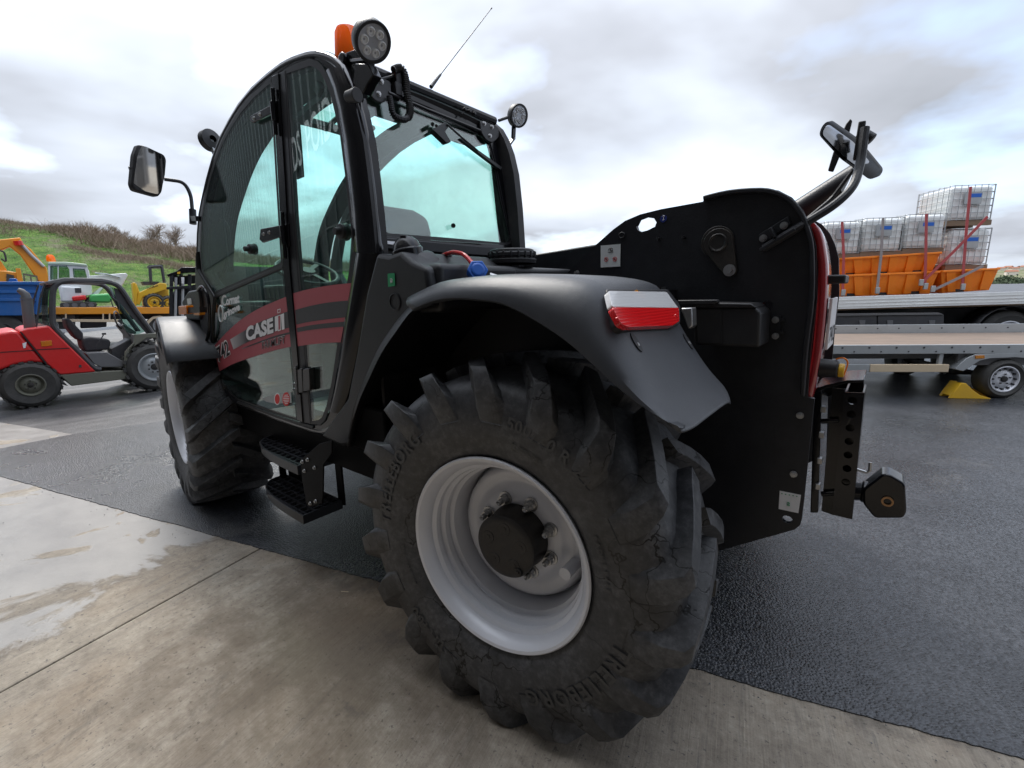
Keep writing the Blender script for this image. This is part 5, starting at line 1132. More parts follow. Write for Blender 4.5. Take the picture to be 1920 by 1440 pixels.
def wheel_parts(par, c, r, w_, name='wheel', rim='mid_grey', rr=.55, blocks=0, hub='hub_iron', axis=(0, 1, 0), lugr=None, bolts=5):
    c = V(c); b = B(); b.lathe([(-.02*w_, r*rr), (-.0*w_, r*rr*1.08), (-.02, r*.80), (.02*w_, r*.93), (.12*w_, r*.985), (.5*w_, r), (.88*w_, r*.985), (.98*w_, r*.93), (1.*w_, r*.8), (1.*w_, r*rr)], c, axis, 48)
    if blocks:
        x, y, d = frame(axis)
        for k in range(blocks):
            for s_, o_ in ((.02, 0), (.52, .5)):
                a0 = 2*pi*(k+o_)/blocks; rd = x*cos(a0)+y*sin(a0); tg = -x*sin(a0)+y*cos(a0)
                p = c+rd*(r*1.0)+d*(w_*(s_+.23)); b.box(p, (1, 1, 1), Matrix((tg*r*.16, d*w_*.48, rd*r*(lugr or .07))).transposed())
    Wn = b.obj(name, 'old_rubber', par, angle=35)
    b = B(); q = V(axis)
    b.lathe([(-.03*w_, r*rr*1.05), (-.04*w_, r*rr*.98), (.02*w_, r*rr*.92), (.12*w_, r*rr*.88), (.2*w_, r*rr*.80), (.10*w_, r*rr*.62), (.06*w_, r*rr*.42), (.08*w_, r*rr*.3), (.08*w_, .001)], c, axis, 40); b.obj('rim', rim, Wn)
    b = B(); b.lathe([(.08*w_, r*rr*.24), (-.02*w_, r*rr*.22), (-.04*w_, r*rr*.12), (-.04*w_, .001)], c, axis, 20)
    x, y, d = frame(axis)
    for k in range(bolts): a0 = 2*pi*k/bolts+.3; p = c+(x*cos(a0)+y*sin(a0))*r*rr*.40; b.cyl(p+d*.07*w_, p-d*.03*w_, r*rr*.055, n=8)
    b.obj('hub', hub, Wn); return Wn

# ---- small red telehandler on the left
S = Site((8.46, .235), (8.40, -1.13)); R = S.thing('compact_telehandler', 'small open-cab red telehandler parked beyond the front wheel', 'telehandler')
P = lambda l, t=0.: S.L(l, t)
Z1 = lambda l: zm(l, 0, 560, 6)
def pl(name, pts, t, th, mat, par=R, bevel=.012, rd=0, **k):
    q = S.L(pts, t)
    if rd: q = rnd(q, rd, 4)
    return B().plate(q, (0, th, 0)).obj(name, mat, par, bevel=bevel, **k)
rear_red = [(-70, 655), (-60, 640), (0, 624), (22, 620), (36, 622), (85, 681), (60, 679), (30, 684), (0, 694), (-30, 715), (-70, 720)]
pl('engine_hood', rear_red, 0, 1.25, 'bright_red', bevel=.04, bseg=4)
pl('side_panel', [(38, 622), (50, 616), (92, 611), (180, 697), (112, 703), (86, 681)], -.01, 1.27, 'bright_red', bevel=.02)
b = B(); b.plate(S.L([(37, 622), (39, 621), (88, 681), (86, 683)], -.014), (0, .01, 0)); b.plate(S.L([(68, 655), (130, 652), (131, 653.5), (69, 656.5)], -.014), (0, .01, 0)); b.plate(S.L([(0, 660), (66, 656), (66, 657.5), (0, 661.5)], -.004), (0, .01, 0)); b.obj('panel_gap', 'print_black', R)
pl('sill_plate', [(112, 703), (180, 697), (243, 694), (243, 710), (134, 724)], -.005, 1.1, 'olive_grey')
pl('wheel_arch', [(-10, 700), (20, 684), (60, 680), (88, 684), (128, 724), (100, 716), (80, 700), (50, 690), (15, 700), (-5, 725)], .06, .9, 'dark_grey', bevel=0)
pl('chassis_frame', [(60, 690), (240, 694), (240, 705), (100, 716)], .30, .5, 'dark_grey')
pl('reflector', [(76, 640), (97, 638), (98, 648), (78, 650)], -.02, .012, 'amber_lens', bevel=.003)
pl('decal', [(42, 644), (50, 641), (48, 652), (44, 653)], -.006, .004, 'print_white', bevel=0); pl('latch', [(148, 684), (153, 684), (153, 689), (148, 689)], -.02, .01, 'dark_grey', rd=.01, bevel=0)
hoop = spl(S.L([(190, 693), (178, 690), (165, 678), (140, 652), (117, 630), (102, 612), (99, 595), (99, 560), (102, 540), (112, 530), (135, 526), (185, 527), (212, 531), (228, 542), (250, 575), (272, 605), (290, 630), (296, 640)], .0), 4)
for t, nm in ((.03, 'roll_bar'), (1.02, 'roll_bar')):
    b = B(); b.tube([V((p.x, t, p.z)) for p in hoop], .036, 8); b.obj(nm, 'dark_grey', R)
b = B(); top = [(104, 530), (120, 524), (185, 523), (215, 528)]
b.plate(S.L([(86, 528), (120, 520.5), (190, 521.5), (212, 526), (206, 532), (122, 529), (90, 533)], .0), (0, 1.05, 0)); b.obj('canopy', 'mid_grey', R, bevel=.012)
b = B(); b.plate(S.L([(228, 545), (240, 560), (285, 622), (275, 626), (218, 560), (214, 540)], .05), (0, .02, 0)); b.obj('window_frame', 'dark_grey', R)
sc_g = S.L([(205, 536), (230, 545), (283, 618), (255, 628), (236, 622)], .12); B().plate(sc_g, (0, .006, 0)).obj('windscreen', 'dull_glass', R)
rg = S.L([(82, 540), (96, 538), (98, 560), (92, 610), (68, 612), (74, 560)], .08); B().plate(rg, (0, .006, 0)).obj('rear_window', 'dull_glass', R)
b = B(); b.tube(S.L([(68, 613), (75, 560), (84, 532)], .06), .012, 6); b.obj('window_frame', 'dark_grey', R); b = B(); b.tube([p+V((0, .9, 0)) for p in S.L([(68, 613), (75, 560), (84, 532)], .06)], .012, 6); b.obj('window_frame', 'dark_grey', R)
b = B(); b.cyl(S.P(56, 616, .25), S.P(50, 562, .25), .062, n=16); b.cyl(S.P(50, 562, .25), S.P(50, 559, .25), .066, n=16); b.tube(S.L([(50, 560), (47, 552), (40, 546), (33, 543)], .25), [.055, .05, .04, .028], 12); b.obj('exhaust_stack', 'mid_grey', R)
pl('seat', [(122, 598), (130, 597), (156, 625), (157, 634), (150, 640), (140, 632), (126, 614)], .35, .45, 'seat_fabric', bevel=.03, bseg=3)
pl('seat_cushion', [(152, 636), (170, 633), (205, 636), (208, 642), (205, 656), (160, 660), (155, 650)], .30, .5, 'seat_fabric', bevel=.03, bseg=3)
pl('cab_floor', [(160, 662), (200, 660), (236, 680), (236, 688), (190, 689), (175, 682)], .05, .95, 'mid_grey')
pl('console', [(208, 655), (245, 635), (254, 645), (236, 677), (212, 677)], .30, .35, 'dark_grey')
pl('dashboard', [(232, 607), (256, 622), (254, 630), (246, 634), (228, 612)], .3, .5, 'mid_grey')
b = B(); c_ = S.P(222, 600, .45); b.tube([c_+V((.11*cos(t)*.55-.02*sin(t), .15*sin(t)*0+.14*cos(t), .14*sin(t))) for t in [2*pi*i/24 for i in range(24)]], .012, 6, True); b.beam(c_, S.P(236, 612, .45), .04); b.obj('steering_wheel', 'dark_grey', R)
b = B(); b.tube(S.L([(180, 650), (194, 628)], .2), .008, 6); b.box(S.P(195, 626, .2), (.05, .02, .03)); b.obj('gear_lever', 'dark_grey', R)
b = B(); b.tube(S.L([(207, 560), (212, 575), (224, 580), (222, 566), (208, 556)], .0), .008, 6); b.obj('door_mirror', 'dark_grey', R)
pl('front_frame', [(253, 627), (296, 624), (298, 634), (276, 634), (244, 655), (242, 690), (234, 690), (235, 660), (252, 642)], -.02, .08, 'olive_grey')
pl('front_panel', [(252, 628), (292, 625), (292, 633), (254, 645)], .0, .9, 'mid_grey')
wheel_parts(R, S.P(58, 722, -.02), .325, .26, rim='olive_grey', rr=.46, blocks=22)
wheel_parts(R, S.P(58, 722, 0)+V((0, 1.3, 0)), .325, .26, rim='olive_grey', rr=.46, blocks=22, axis=(0, -1, 0))
wheel_parts(R, S.P(291, 688, -.04), .39, .30, rim='galvanised', rr=.56, blocks=20, lugr=.09, bolts=8)
wheel_parts(R, S.P(291, 688, 0)+V((0, 1.3, 0)), .405, .30, rim='silver_paint', rr=.58, blocks=20, axis=(0, -1, 0))

# ---- flatbed lorry with orange deck
S = Site(*perp(112, 200, 14.6)); R = S.thing('flatbed_lorry', 'flatbed lorry with an orange deck and pale side rails, carrying small machines', 'lorry')
pl('deck', [(20, 577), (330, 576), (330, 588), (20, 590)], 0, 2.4, 'orange_paint', R)
pl('deck_floor', [(20, 576), (330, 575), (330, 577), (20, 578)], .05, 2.3, 'pallet_wood', R, bevel=0)
pl('side_rail', [(60, 598), (222, 599), (222, 604), (60, 603)], -.03, .05, 'cream', R, bevel=.005); pl('side_rail', [(60, 616), (150, 618), (250, 608), (250, 613), (150, 624), (60, 623)], -.03, .05, 'white_paint', R, bevel=.005)
for x in (122, 192, 204, 240): B().plate(S.L([(x, 588), (x+3, 588), (x+3, 603), (x, 603)], .0), (0, .05, 0)).obj('rail_post', 'cream', R)
pl('chassis_frame', [(30, 590), (330, 589), (330, 598), (30, 600)], .6, 1.0, 'dark_grey', R)
pl('tool_locker', [(112, 590), (140, 590), (140, 612), (112, 612)], .3, .5, 'mid_grey', R)
pl('fuel_tank', [(150, 592), (200, 591), (200, 614), (150, 616)], .5, .6, 'dark_grey', R, bevel=.05)
pl('mudguard', [(275, 618), (276, 602), (286, 594), (300, 592), (314, 596), (314, 600), (300, 596), (288, 598), (280, 606), (279, 618)], .05, .4, 'cream', R, bevel=.004)
for x in (90, 303): wheel_parts(R, S.P(x, 611, .12), .42, .30, rim='galvanised', rr=.55, bolts=8)
# ---- mini excavator standing on the lorry
E1 = S.thing('excavator', 'white and red excavator with pale green glazed cab standing on the orange deck', 'excavator', loc=None) if False else tag(thing('excavator', None, None, S.a, S.rz), 'white and red excavator with pale green glazed cab standing on the orange deck', 'excavator')
def q4(name, pts, t, th, mat, par, bevel=.02, rd=0, **k):
    q = S.L(pts, t); q = rnd(q, rd, 4) if rd else q
    return B().plate(q, (0, th, 0)).obj(name, mat, par, bevel=bevel, **k)
cabx = [(91, 530), (90, 495), (96, 492), (125, 493), (160, 496), (165, 505), (170, 530), (172, 552), (150, 556), (113, 558), (108, 535)]
W1 = [(94, 498), (125, 498), (130, 505), (131, 522), (94, 525)]; W2 = [(136, 503), (159, 504), (163, 519), (162, 526), (138, 522)]
b = B(); b.plate(S.L(cabx, .5), (0, 1.1, 0), [S.L(W1, .5), S.L(W2, .5)]); b.obj('cab', 'white_paint', E1, angle=30)
q4('window', W1, .53, .01, 'dull_glass', E1, 0); q4('window', W2, .53, .01, 'dull_glass', E1, 0)
q4('roof', [(89, 496), (91, 491), (125, 491), (162, 495), (164, 499), (126, 497)], .45, 1.2, 'pale_green', E1)
q4('window_bar', [(108, 497), (110, 497), (110, 524), (108, 524)], .5, .03, 'white_paint', E1, 0)
b = B(); c_ = S.P(96, 490, .8); b.lathe([(0, .11), (.14, .10), (.2, .06), (.21, .001)], c_, (0, 0, 1), 12); b.obj('beacon', 'beacon_amber', E1)
q4('engine_cover', [(113, 536), (150, 538), (156, 566), (113, 566)], .2, 1.2, 'white_paint', E1, .05); q4('counterweight', [(134, 556), (160, 553), (162, 562), (136, 565)], .12, 1.3, 'bright_red', E1, .04)
q4('grille', [(140, 540), (152, 540), (153, 549), (141, 549)], .19, .02, 'dark_grey', E1, 0)
tk = rnd(S.L([(112, 567), (176, 566), (182, 571), (178, 577), (112, 577)], .15), .12, 5)
b = B(); b.plate(tk, (0, .35, 0)); b.plate([p+V((0, 1.2, 0)) for p in tk], (0, .35, 0)); b.obj('track', 'old_rubber', E1, bevel=.02)
for x in (124, 140, 156, 171): b = B(); c_ = S.P(x, 572, .13); b.cyl(c_, c_+V((0, .05, 0)), .07, n=14); b.obj('roller', 'mid_grey', E1)
b = B(); b.plate(S.L([(166, 517), (236, 512), (240, 516), (228, 538), (222, 535), (215, 527), (170, 530)], .9), (0, .25, 0)); b.obj('boom', 'white_paint', E1, bevel=.02)
b = B(); b.tube(S.L([(178, 512), (200, 514), (225, 520)], .85), .03, 6); b.tube(S.L([(192, 540), (170, 556), (160, 566)], .8), .05, 6); b.obj('hydraulic_ram', 'galvanised', E1)
b = B(); b.plate(S.L([(186, 540), (196, 536), (172, 566), (160, 566)], .7), (0, .2, 0)); b.obj('dipper_arm', 'white_paint', E1)
q4('green_tank', [(168, 552), (205, 550), (212, 562), (206, 568), (166, 567)], .25, 1.0, 'green_paint', thing('water_tank', 'green tank lying on the orange deck behind the excavator tracks', 'tank', S.a, S.rz), .06)
# ---- yellow wheel loader on the deck
Wl = thing('wheel_loader', 'small yellow wheel loader with black roll frame on the right end of the orange deck', 'loader', S.a, S.rz)
q4('loader_arm', [(250, 532), (256, 532), (262, 548), (300, 530), (312, 532), (313, 542), (285, 552), (268, 556), (262, 572), (254, 570), (258, 552)], .1, .3, 'yellow_paint', Wl, .02)
q4('body', [(268, 556), (285, 548), (316, 540), (318, 574), (305, 575), (270, 575)], .4, 1.1, 'yellow_paint', Wl, .03)
q4('tool_plate', [(248, 530), (254, 530), (258, 545), (256, 574), (252, 574)], .05, 1.2, 'yellow_paint', Wl, .02)
tq_ = S.L([(275, 543.5), (297, 536.5), (274, 540)], .095); text_quad('lettering', 'YANMAR', tq_[0], tq_[1], tq_[2], 'print_black', Wl)
b = B()
for t in (.3, 1.3): b.tube(rnd(S.L([(283, 530), (281, 500), (303, 499), (308, 530)], t), .05, 3, False), .05, 6)
b.plate(S.L([(279, 497), (305, 496), (306, 501), (280, 501)], .28), (0, 1.1, 0)); b.plate(S.L([(266, 528), (298, 528), (298, 534), (270, 534)], .3), (0, 1.0, 0)); b.obj('roll_frame', 'dark_grey', Wl)
for x, y, r_ in ((290, 567, .30), (318, 570, .28)): wheel_parts(Wl, S.P(x, y, .05), r_, .25, rim='yellow_paint', rr=.62, blocks=16, hub='hub_iron')
q4('bumper', [(312, 565), (320, 565), (320, 577), (312, 577)], .1, .3, 'bright_red', Wl)
# ---- blue tipper lorry
S = Site(*perp(82, 95, 12.6)); R = S.thing('tipper_lorry', 'blue tipper lorry body standing behind the red telehandler, cut by the left edge', 'lorry')
pl('tipper_body', [(-80, 532), (82, 532), (76, 588), (40, 592), (-80, 592)], .0, 2.3, 'blue_paint', R, bevel=.02)
for y0 in (545, 560): pl('body_rib', [(-80, y0), (79, y0), (78, y0+5), (-80, y0+5)], -.03, .03, 'blue_paint', R, bevel=.008)
pl('body_post', [(70, 532), (76, 532), (71, 590), (66, 590)], -.05, .06, 'blue_paint', R, bevel=.01); pl('top_rail', [(-80, 528), (84, 528), (83, 534), (-80, 534)], -.05, .1, 'blue_paint', R, bevel=.01)
pl('ladder_bracket', [(15, 528), (18, 522), (30, 522), (32, 528)], .2, .6, 'blue_paint', R)
pl('chassis_frame', [(-80, 592), (70, 592), (64, 604), (-80, 604)], .5, 1.0, 'dark_grey', R); pl('axle_box', [(30, 600), (70, 600), (70, 620), (30, 624)], .5, .9, 'dark_grey', R)
for x in (-30, 2): wheel_parts(R, S.P(x, 622, .1), .45, .3, rim='dark_grey', rr=.5)
pl('side_guard', [(-80, 617), (15, 615), (15, 620), (-80, 622)], -.02, .04, 'galvanised', R, bevel=0)
# ---- orange digger with raised boom, behind the tipper
S = Site(*perp(60, 60, 17)); R = S.thing('backhoe_loader', 'orange digger with raised telescopic boom in front of the green bank', 'excavator')
pl('boom', [(0, 449), (38, 445), (42, 455), (58, 467), (88, 503), (92, 530), (74, 530), (38, 478), (18, 462), (0, 470), (-40, 480), (-40, 455)], .3, .4, 'orange_paint', R, bevel=.03)
b = B(); b.tube(S.L([(34, 452), (60, 480), (82, 500)], .25), .055, 8); b.obj('hydraulic_ram', 'galvanised', R); b = B(); b.tube(S.L([(33, 452), (36, 460)], .2), .12, 8); b.obj('boom_pin', 'bright_red', R)
b = B(); b.tube(spl(S.L([(0, 470), (8, 474), (11, 490), (2, 485)], .3), 4), .03, 6); b.obj('hydraulic_hose', 'dark_grey', R)
pl('dipper_arm', [(-30, 480), (0, 487), (12, 505), (10, 530), (-30, 530)], .3, .4, 'orange_paint', R, bevel=.03)
pl('body', [(-20, 505), (14, 508), (40, 512), (44, 540), (-20, 540)], .1, 1.8, 'orange_paint', R, bevel=.04); pl('stabiliser', [(29, 503), (38, 503), (46, 540), (34, 540)], .0, .3, 'orange_paint', R)
b = B(); b.plate(S.L([(43, 512), (70, 517), (73, 540), (46, 540)], .1), (0, .06, 0), [S.L([(46, 516), (56, 518), (58, 536), (49, 536)], .1), S.L([(59, 518.5), (68, 520), (70, 536), (61, 536)], .1)]); b.obj('side_gate', 'olive_grey', R)
pl('engine_bay', [(12, 513), (26, 516), (28, 540), (12, 540)], .05, .1, 'dark_grey', R, bevel=0)
# ---- black forklift
S = Site(*perp(330, 340, 11.4)); R = S.thing('forklift', 'black forklift with overhead guard between the yellow loader and the cab', 'forklift')
pl('overhead_guard', [(312, 515), (332, 508), (340, 501), (384, 501), (384, 510), (345, 512), (316, 519)], 0, 1.2, 'gloss_black', R)
for x in (318, 336, 352): pl('mast_rail', [(x, 514), (x+7, 514), (x+6, 605), (x-1, 605)], .05*(x-318)/17, .12, 'black_paint', R, bevel=.01)
pl('body', [(316, 560), (330, 540), (384, 530), (384, 600), (320, 604)], .3, 1.0, 'black_paint', R, bevel=.04); pl('carriage', [(312, 538), (356, 535), (356, 541), (312, 543)], -.05, .08, 'black_paint', R, bevel=.01)
b = B(); 
for x in (343, 330): b.cyl(S.P(x, 520, .0), S.P(x-1, 595, .0), .03, n=10)
b.obj('lift_ram', 'galvanised', R)
pl('lamp', [(340, 520), (345, 520), (345, 532), (340, 532)], -.06, .06, 'clear_lens', R); pl('warning_plate', [(332, 510), (338, 509), (338, 513), (333, 514)], -.02, .02, 'yellow_paint', R, bevel=0)
for x in (322, 372): wheel_parts(R, S.P(x, 622, .1), .30, .25, rim='dark_grey', rr=.5)
pl('fork_guard', [(318, 518), (384, 516), (384, 530), (330, 534)], .6, .3, 'dark_plastic', R)

# ---- plant trailer at the right
TA = (-2.22, -7.534); TD = (cos(radians(32)), sin(radians(32)))
S = Site((TA[0]+TD[0]*5, TA[1]+TD[1]*5), TA); R = S.thing('plant_trailer', 'low galvanised trailer with plank deck in front of the loaded lorry', 'trailer')
X0, X1 = S.P(1540, 655).x-2.2, 8.2; zt, zb = S.P(1884, 646).z, S.P(1884, 663).z
def bx(name, lo, hi, mat, par=None, bevel=.004, **k): return B().b2(lo, hi).obj(name, mat, par or R, bevel=bevel, **k)
bx('side_rail', (X0, 0, zb), (X1, .05, zt), 'galvanised'); bx('side_rail', (X0, 1.95, zb+.02), (X1, 2.0, zt+.11), 'galvanised')
npl = 9
plank0 = None
for k in range(npl):
    w_ = 1.88/npl
    o = bx('plank', (X0, .06+k*w_, zt-.06), (X1, .06+(k+1)*w_-.008, zt-.030), 'plywood', bevel=.003)
bx('lower_beam', (X0, .25, zb-.10), (X1, .33, zb), 'mid_grey'); bx('lower_beam', (X0, 1.6, zb-.10), (X1, 1.68, zb), 'mid_grey')
g_ = S.P(1569, 682, -.02); g1 = S.P(1775, 697, -.02)
bx('side_guard', (g_.x-1.5, -.03, S.P(1775, 697, 0).z), (S.P(1628, 690).x, .02, S.P(1775, 683, 0).z), 'galvanised'); bx('side_guard', (S.P(1629, 690).x, -.03, S.P(1775, 697, 0).z), (S.P(1776, 690).x, .02, S.P(1775, 683, 0).z), 'cream', label='cream reflective length of the side guard')
b = B()
for k in range(22):
    x = X0+.15+k*.33
    if x < X1: b.cyl((x, -.004, zt-.035+.0), (x, .0, zt-.035), .013, n=8); b.cyl((x+.15, -.004, zb+.03), (x+.15, .0, zb+.03), .010, n=8)
b.obj('rivet', 'dark_grey', R, fix=False)['kind'] = 'stuff'
b = B()
for k in range(22): x = X0+.1+k*.33; b.cyl((x, 1.945, zt+.05), (x, 1.95, zt+.05), .012, n=8)
b.obj('rivet', 'dark_grey', R, fix=False)['kind'] = 'stuff'
bx('guard_hanger', (S.P(1760, 690).x, .02, S.P(1760, 690).z), (S.P(1768, 690).x, .06, zb), 'galvanised')
pl('mudguard', [(1790, 692), (1812, 672), (1830, 664), (1920, 662), (1985, 668), (2000, 690), (1990, 692), (1975, 676), (1905, 670), (1856, 672), (1838, 676), (1806, 696)], .0, .32, 'galvanised', R, bevel=.004)
bx('splash_panel', (S.P(1800, 690).x, .06, zb-.16), (S.P(1990, 690).x, .09, zb), 'mid_grey')
pl('side_marker', [(1829, 667), (1846, 666), (1847, 672), (1830, 673)], -.01, .015, 'amber_lens', R, bevel=.003)
wc = S.P(1884, 711, .02); TW = B(); r_ = .265
wheel_parts(R, wc, r_, .20, rim='silver_paint', rr=.62, bolts=5)
b = B()
for k in range(12): a0 = 2*pi*k/12; p = wc+V((cos(a0)*r_*.50, -.0, sin(a0)*r_*.50)); b.cyl(p+V((0, .0, 0)), p+V((0, .03, 0)), r_*.045, n=10)
b.obj('rim_hole', 'print_black', R, fix=False)['kind'] = 'stuff'
wheel_parts(R, wc+V((.72, 0, 0)), r_, .20, rim='silver_paint', rr=.62, bolts=5); wheel_parts(R, wc+V((0, 1.94, 0)), r_, .20, rim='silver_paint', rr=.62, axis=(0, -1, 0)); wheel_parts(R, wc+V((.72, 1.94, 0)), r_, .20, rim='silver_paint', rr=.62, axis=(0, -1, 0))
b = B(); b.tube([wc+V((-.35, .5, .0)), wc+V((.1, .5, 0))], .03, 8); b.tube([wc+V((0, .1, 0)), wc+V((0, 1.8, 0))], .035, 8); b.tube([wc+V((.72, .1, 0)), wc+V((.72, 1.8, 0))], .035, 8); b.obj('axle', 'dark_grey', R)
# yellow wheel chock
CKc = S.P(1820, 748, 0); CK = thing('wheel_chock', 'yellow wheel chock wedged in front of the trailer wheel', 'wheel chock', S.a, S.rz)
q = S.L([(1781, 747), (1784, 742), (1790, 734), (1803, 718), (1812, 719), (1824, 731), (1838, 741), (1858, 747), (1857, 749)], -.03)
for p in q: p.z = max(p.z, .004)
b = B(); b.plate(q, (0, .035, 0)); b.plate([p+V((0, .15, 0)) for p in q], (0, .035, 0)); b.obj('side_wall', 'yellow_paint', CK, bevel=.004)
b = B(); b.add([q[1]+V((0, .03, 0)), q[3]+V((0, .03, -.004)), q[3]+V((0, .16, -.004)), q[1]+V((0, .16, 0))], [(0, 1, 2, 3)]); b.add([q[4]+V((0, .03, -.004)), q[7]+V((0, .03, 0)), q[7]+V((0, .16, 0)), q[4]+V((0, .16, -.004))], [(0, 1, 2, 3)]); b.obj('ramp', 'yellow_paint', CK)

# ---- loaded lorry behind it
S2 = Site((S.a.x+S.y.x*2.3+.2, S.a.y+S.y.y*2.3), (S.a.x+S.y.x*2.3+.2+S.x.x, S.a.y+S.y.y*2.3+S.x.y)); S = S2
R = S.thing('lorry', 'flatbed lorry with pale drop sides, loaded with orange skips and liquid tanks', 'lorry')
pl('drop_side', [(1500, 559.5), (1760, 551.5), (2100, 541), (2100, 565), (1760, 574), (1500, 582)], 0, .04, 'white_paint', R, bevel=.004)
for y0 in (5, 11, 17): pl('side_profile', [(1500, 559.5+y0), (2100, 541+y0), (2100, 542.3+y0), (1500, 560.8+y0)], -.006, .01, 'bottle_plastic', R, bevel=0)
q = S.L([(1500, 580), (2100, 563), (2100, 567), (1500, 584)], .04); B().plate(q, (0, 2.3, 0)).obj('deck', 'pallet_wood', R)
pl('chassis_frame', [(1500, 583), (2100, 572), (2100, 620), (1500, 626)], .7, .9, 'dark_grey', R)
for xa, xb in ((1500, 1644), (1646, 1770)):
    o = pl('tool_locker', [(xa, 592), (xb, 590), (xb, 621), (xa, 626)], .06, .45, 'dark_grey', R, bevel=.008)
    for cx in ((1617,) if xa == 1500 else (1669, 1748)): pl('latch', [(cx-6, 601), (cx+6, 600.5), (cx+5, 608), (cx, 611), (cx-5, 608.5)], .05, .012, 'mid_grey', o, bevel=.003)
pl('locker_top', [(1530, 588), (1760, 586), (1770, 590), (1530, 593)], .04, .45, 'mid_grey', R, bevel=.004)
wheel_parts(R, S.P(1888, 632, .15), .47, .30, rim='silver_paint', rr=.58, bolts=10); wheel_parts(R, S.P(1888, 632, .15)+V((1.25, 0, 0)), .47, .30, rim='silver_paint', rr=.58, bolts=10)
wheel_parts(R, S.P(1560, 632, .15)+V((-3.0, 0, 0)), .47, .30, rim='silver_paint', rr=.58, bolts=10)
c_ = S.P(1888, 632, .08); b = B(); arc_ = arc(c_, .54, 5, 175, 14); vs = []
for p in arc_: vs += [p, p+V((0, .4, 0))]
b.add(vs, [(2*i, 2*i+2, 2*i+3, 2*i+1) for i in range(14)]); b.obj('mudguard', 'dark_plastic', R, solid=.012)
zD = S.P(1700, 553).z
# stackable orange skips
def skip(x0, x1, yt0, yt1, yb0, yb1, t, label, depth=1.55):
    K = tag(thing('skip', None, None, S.a, S.rz, 'orange plastic skips stacked on the lorry'), label, 'skip')
    a_, b_, c2, d2 = S.P(x0, yt0, t), S.P(x1, yt1, t), S.P(x1-9, yb1, t), S.P(x0+9, yb0, t)
    ins = .10; vs = [a_, b_, c2+V((0, ins, 0)), d2+V((0, ins, 0))]; bk_ = [p+V((0, depth, 0)) for p in (a_, b_)]+[p+V((0, depth-ins, 0)) for p in (c2, d2)]
    B().add(vs+bk_, [(0, 1, 2, 3), (7, 6, 5, 4), (0, 3, 7, 4), (1, 5, 6, 2), (3, 2, 6, 7)]).obj('tub', 'orange_plastic', K, solid=.02, bevel=.01)
    rm_ = B(); h = .035
    for p, q in ((a_, b_), (a_+V((0, depth, 0)), b_+V((0, depth, 0))), (a_, a_+V((0, depth, 0))), (b_, b_+V((0, depth, 0)))): rm_.beam(p, q, .05, h)
    rm_.obj('rim', 'orange_plastic', K, bevel=.006)
    n = max(2, int(round((b_-a_).length/.30)))
    for k in range(n):
        t0 = (k+.5)/n; u = a_.lerp(b_, t0); l = d2.lerp(c2, t0)+V((0, ins, 0)); w_ = .075
        B().add([u+V((-w_, -.012, -.02)), u+V((w_, -.012, -.02)), l+V((w_*.8, -.045, .02)), l+V((-w_*.8, -.045, .02)), u+V((-w_, .03, -.02)), u+V((w_, .03, -.02)), l+V((w_*.8, .01, .02)), l+V((-w_*.8, .01, .02))], [(0, 1, 2, 3), (0, 3, 7, 4), (1, 5, 6, 2), (3, 2, 6, 7), (0, 4, 5, 1)]).obj('rib', 'orange_plastic', K)
    for k in range(max(1, n//2)):
        l = d2.lerp(c2, (k*2+1.0)/n)+V((0, ins-.012, .03)); B().box(l, (.17, .02, .05)).obj('fork_slot', 'print_black', K)
skip(1500, 1562, 519, 517, 557, 556, .25, 'orange skip half hidden behind the red rear cover, lowest at the left'); skip(1560, 1760, 518, 510, 557, 551, .25, 'long orange skip in the lower row, under the three tanks')
skip(1765, 1873, 509, 504, 550, 544, .25, 'orange skip on its own at the right end, under the double tank stack')
skip(1500, 1560, 486, 484, 521, 519, .27, 'orange skip behind the red rear cover, upper of its stack'); skip(1558, 1764, 487, 474, 519, 511, .27, 'long orange skip in the upper row, directly under the three tanks')
# caged liquid tanks
def make_ibc(W_=1.0, D_=1.15, H_=1.0):
    K = thing('liquid_tank', 'x', 'liquid tank')
    b = B(); b.b2((.03, .03, .14), (W_-.03, D_-.03, H_-.03)); b.obj('bottle', 'bottle_plastic', K, bevel=.09, bseg=4)
    b = B(); b.lathe([(0, .085), (.05, .085), (.055, .06), (.055, .001)], (W_/2, D_/2, H_-.04), (0, 0, 1), 20); b.obj('cap', 'print_black', K)
    b = B(); r = .008; nz, nx = 5, 6
    for k in range(nz+1):
        z = .15+(H_-.17)*k/nz; b.tube(rnd([(0, 0, z), (W_, 0, z), (W_, D_, z), (0, D_, z)], .08, 3), r*1.1, 5, True)
    for k in range(nx+1):
        x = .06+(W_-.12)*k/nx; b.tube([(x, -.006, .13), (x, -.006, H_-.01)], r, 5); b.tube([(x, D_+.006, .13), (x, D_+.006, H_-.01)], r, 5)
        y = .06+(D_-.12)*k/nx; b.tube([(-.006, y, .13), (-.006, y, H_-.01)], r, 5); b.tube([(W_+.006, y, .13), (W_+.006, y, H_-.01)], r, 5)
    for y in (D_*.35, D_*.65): b.tube([(0, y, H_), (W_, y, H_)], r*1.3, 5)
    b.obj('cage', 'galvanised', K, fix=False)
    b = B()
    for y in (.05, D_/2, D_-.05): b.b2((0, y-.05, .0), (W_, y+.05, .09))
    b.b2((0, 0, .092), (W_, D_, .125)); b.obj('pallet', 'pallet_wood', K, fix=False)
    b = B().b2((.30, -.022, .52), (.68, -.016, .80)).obj('data_plate', 'galvanised', K)
    B().b2((.40, -.026, .68), (.66, -.0225, .77)).obj('label_plate', 'blue_plastic', b)
    return K
IB = make_ibc(); first = True
Dr = Matrix.Rotation(S.rz, 3, 'Z')
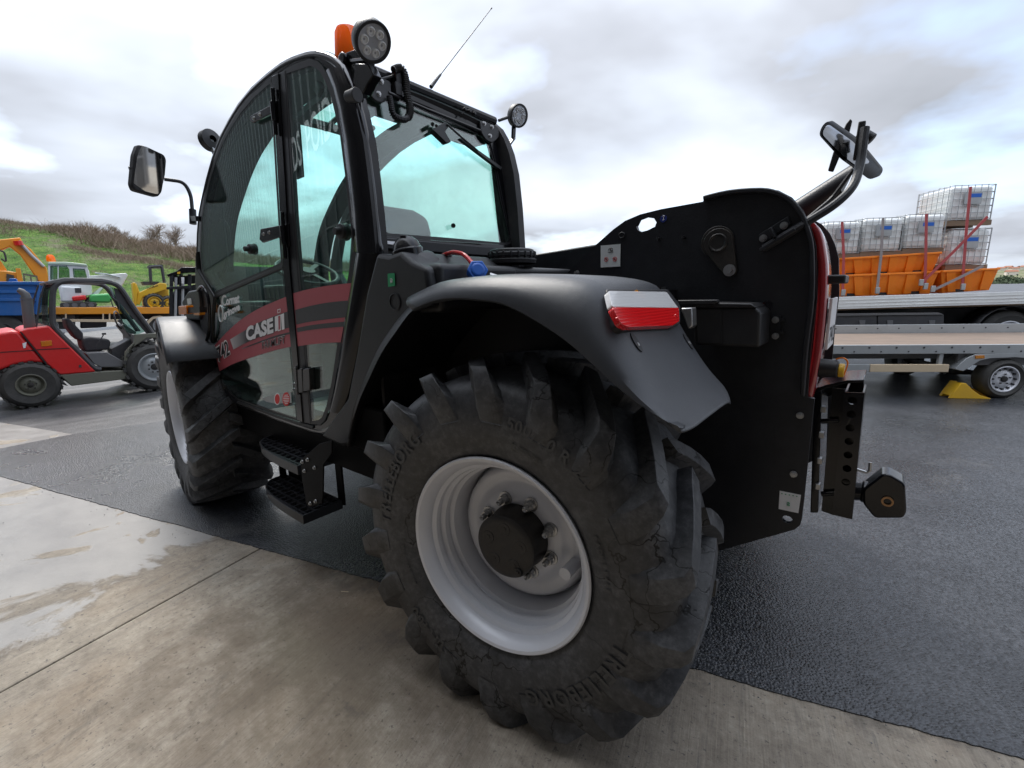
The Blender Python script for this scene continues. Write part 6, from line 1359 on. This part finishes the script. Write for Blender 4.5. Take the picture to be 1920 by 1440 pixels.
for (xl, xr, yt, yb_, t, lab) in ((1541, 1611, 415, 486, .35, 'caged tank at the left end of the row of three on the skips'), (1612, 1690, 408, 482, .35, 'caged tank in the middle of the row of three, crossed by a strap'),
                           (1691, 1768, 401, 476, .35, 'caged tank at the right end of the row of three, with a blue label'), (1771, 1850, 428, 507, .55, 'lower caged tank of the tall stack at the right'), (1774, 1858, 347, 424, .55, 'topmost caged tank, on the tall stack at the right')):
    o = IB if first else copy_tree(IB); first = False
    pl_ = S.P(xl, yb_, t); pr_ = S.P(xr, yb_, t); ptp = S.P(xl, yt, t); ptr = S.P(xr, yt, t)
    sx_ = (pr_.x-pl_.x)/1.0; top = S.P((xl+xr)/2, yt+ (0), t).z; bot = S.P((xl+xr)/2, yb_, t).z
    tl_ = atan2(S.P(xr, yt, t).z-S.P(xl, yt+6, t).z, pr_.x-pl_.x)
    o.location = S.a + Dr @ pl_; o.rotation_euler = (0, 0, S.rz); o.scale = (sx_, sx_, (top-bot)/1.0)
    tag(o, lab, 'liquid tank', 'caged liquid tanks on the lorry')
# lashing straps
def strap(pts, t, mat, label, w_=.045):
    q = S.L(pts, t); b = B()
    for p, r in zip(q, q[1:]): b.beam(p, r, .012 if False else w_, .006, up=V((0, 1, 0)))
    K = b.obj('strap', mat, None); K.location = S.a; K.rotation_euler = (0, 0, S.rz); tag(K, label, 'strap', 'lashing straps over the load')
    e = q[-1]; rb = B(); rb.box(e+V((0, -.01, .03)), (.07, .03, .11)); rb.obj('ratchet', 'galvanised', K, bevel=.006)
strap([(1579, 416), (1582, 480), (1580, 552)], .20, 'strap_red', 'brownish strap over the leftmost tank'); strap([(1656, 409), (1652, 480), (1644, 548)], .20, 'strap_grey', 'grey brown strap over the middle tank')
strap([(1737, 401), (1736, 470), (1734, 540)], .20, 'strap_red', 'strap over the right tank of the row of three'); strap([(1820, 350), (1812, 430), (1804, 541)], .22, 'strap_red', 'bright red strap down the front of the tall stack')
strap([(1852, 406), (1790, 470), (1726, 533)], .18, 'strap_red', 'red strap running diagonally from the tall stack down to the left'); strap([(1844, 498), (1800, 520), (1748, 545)], .17, 'strap_grey', 'grey strap running diagonally across the right skip')
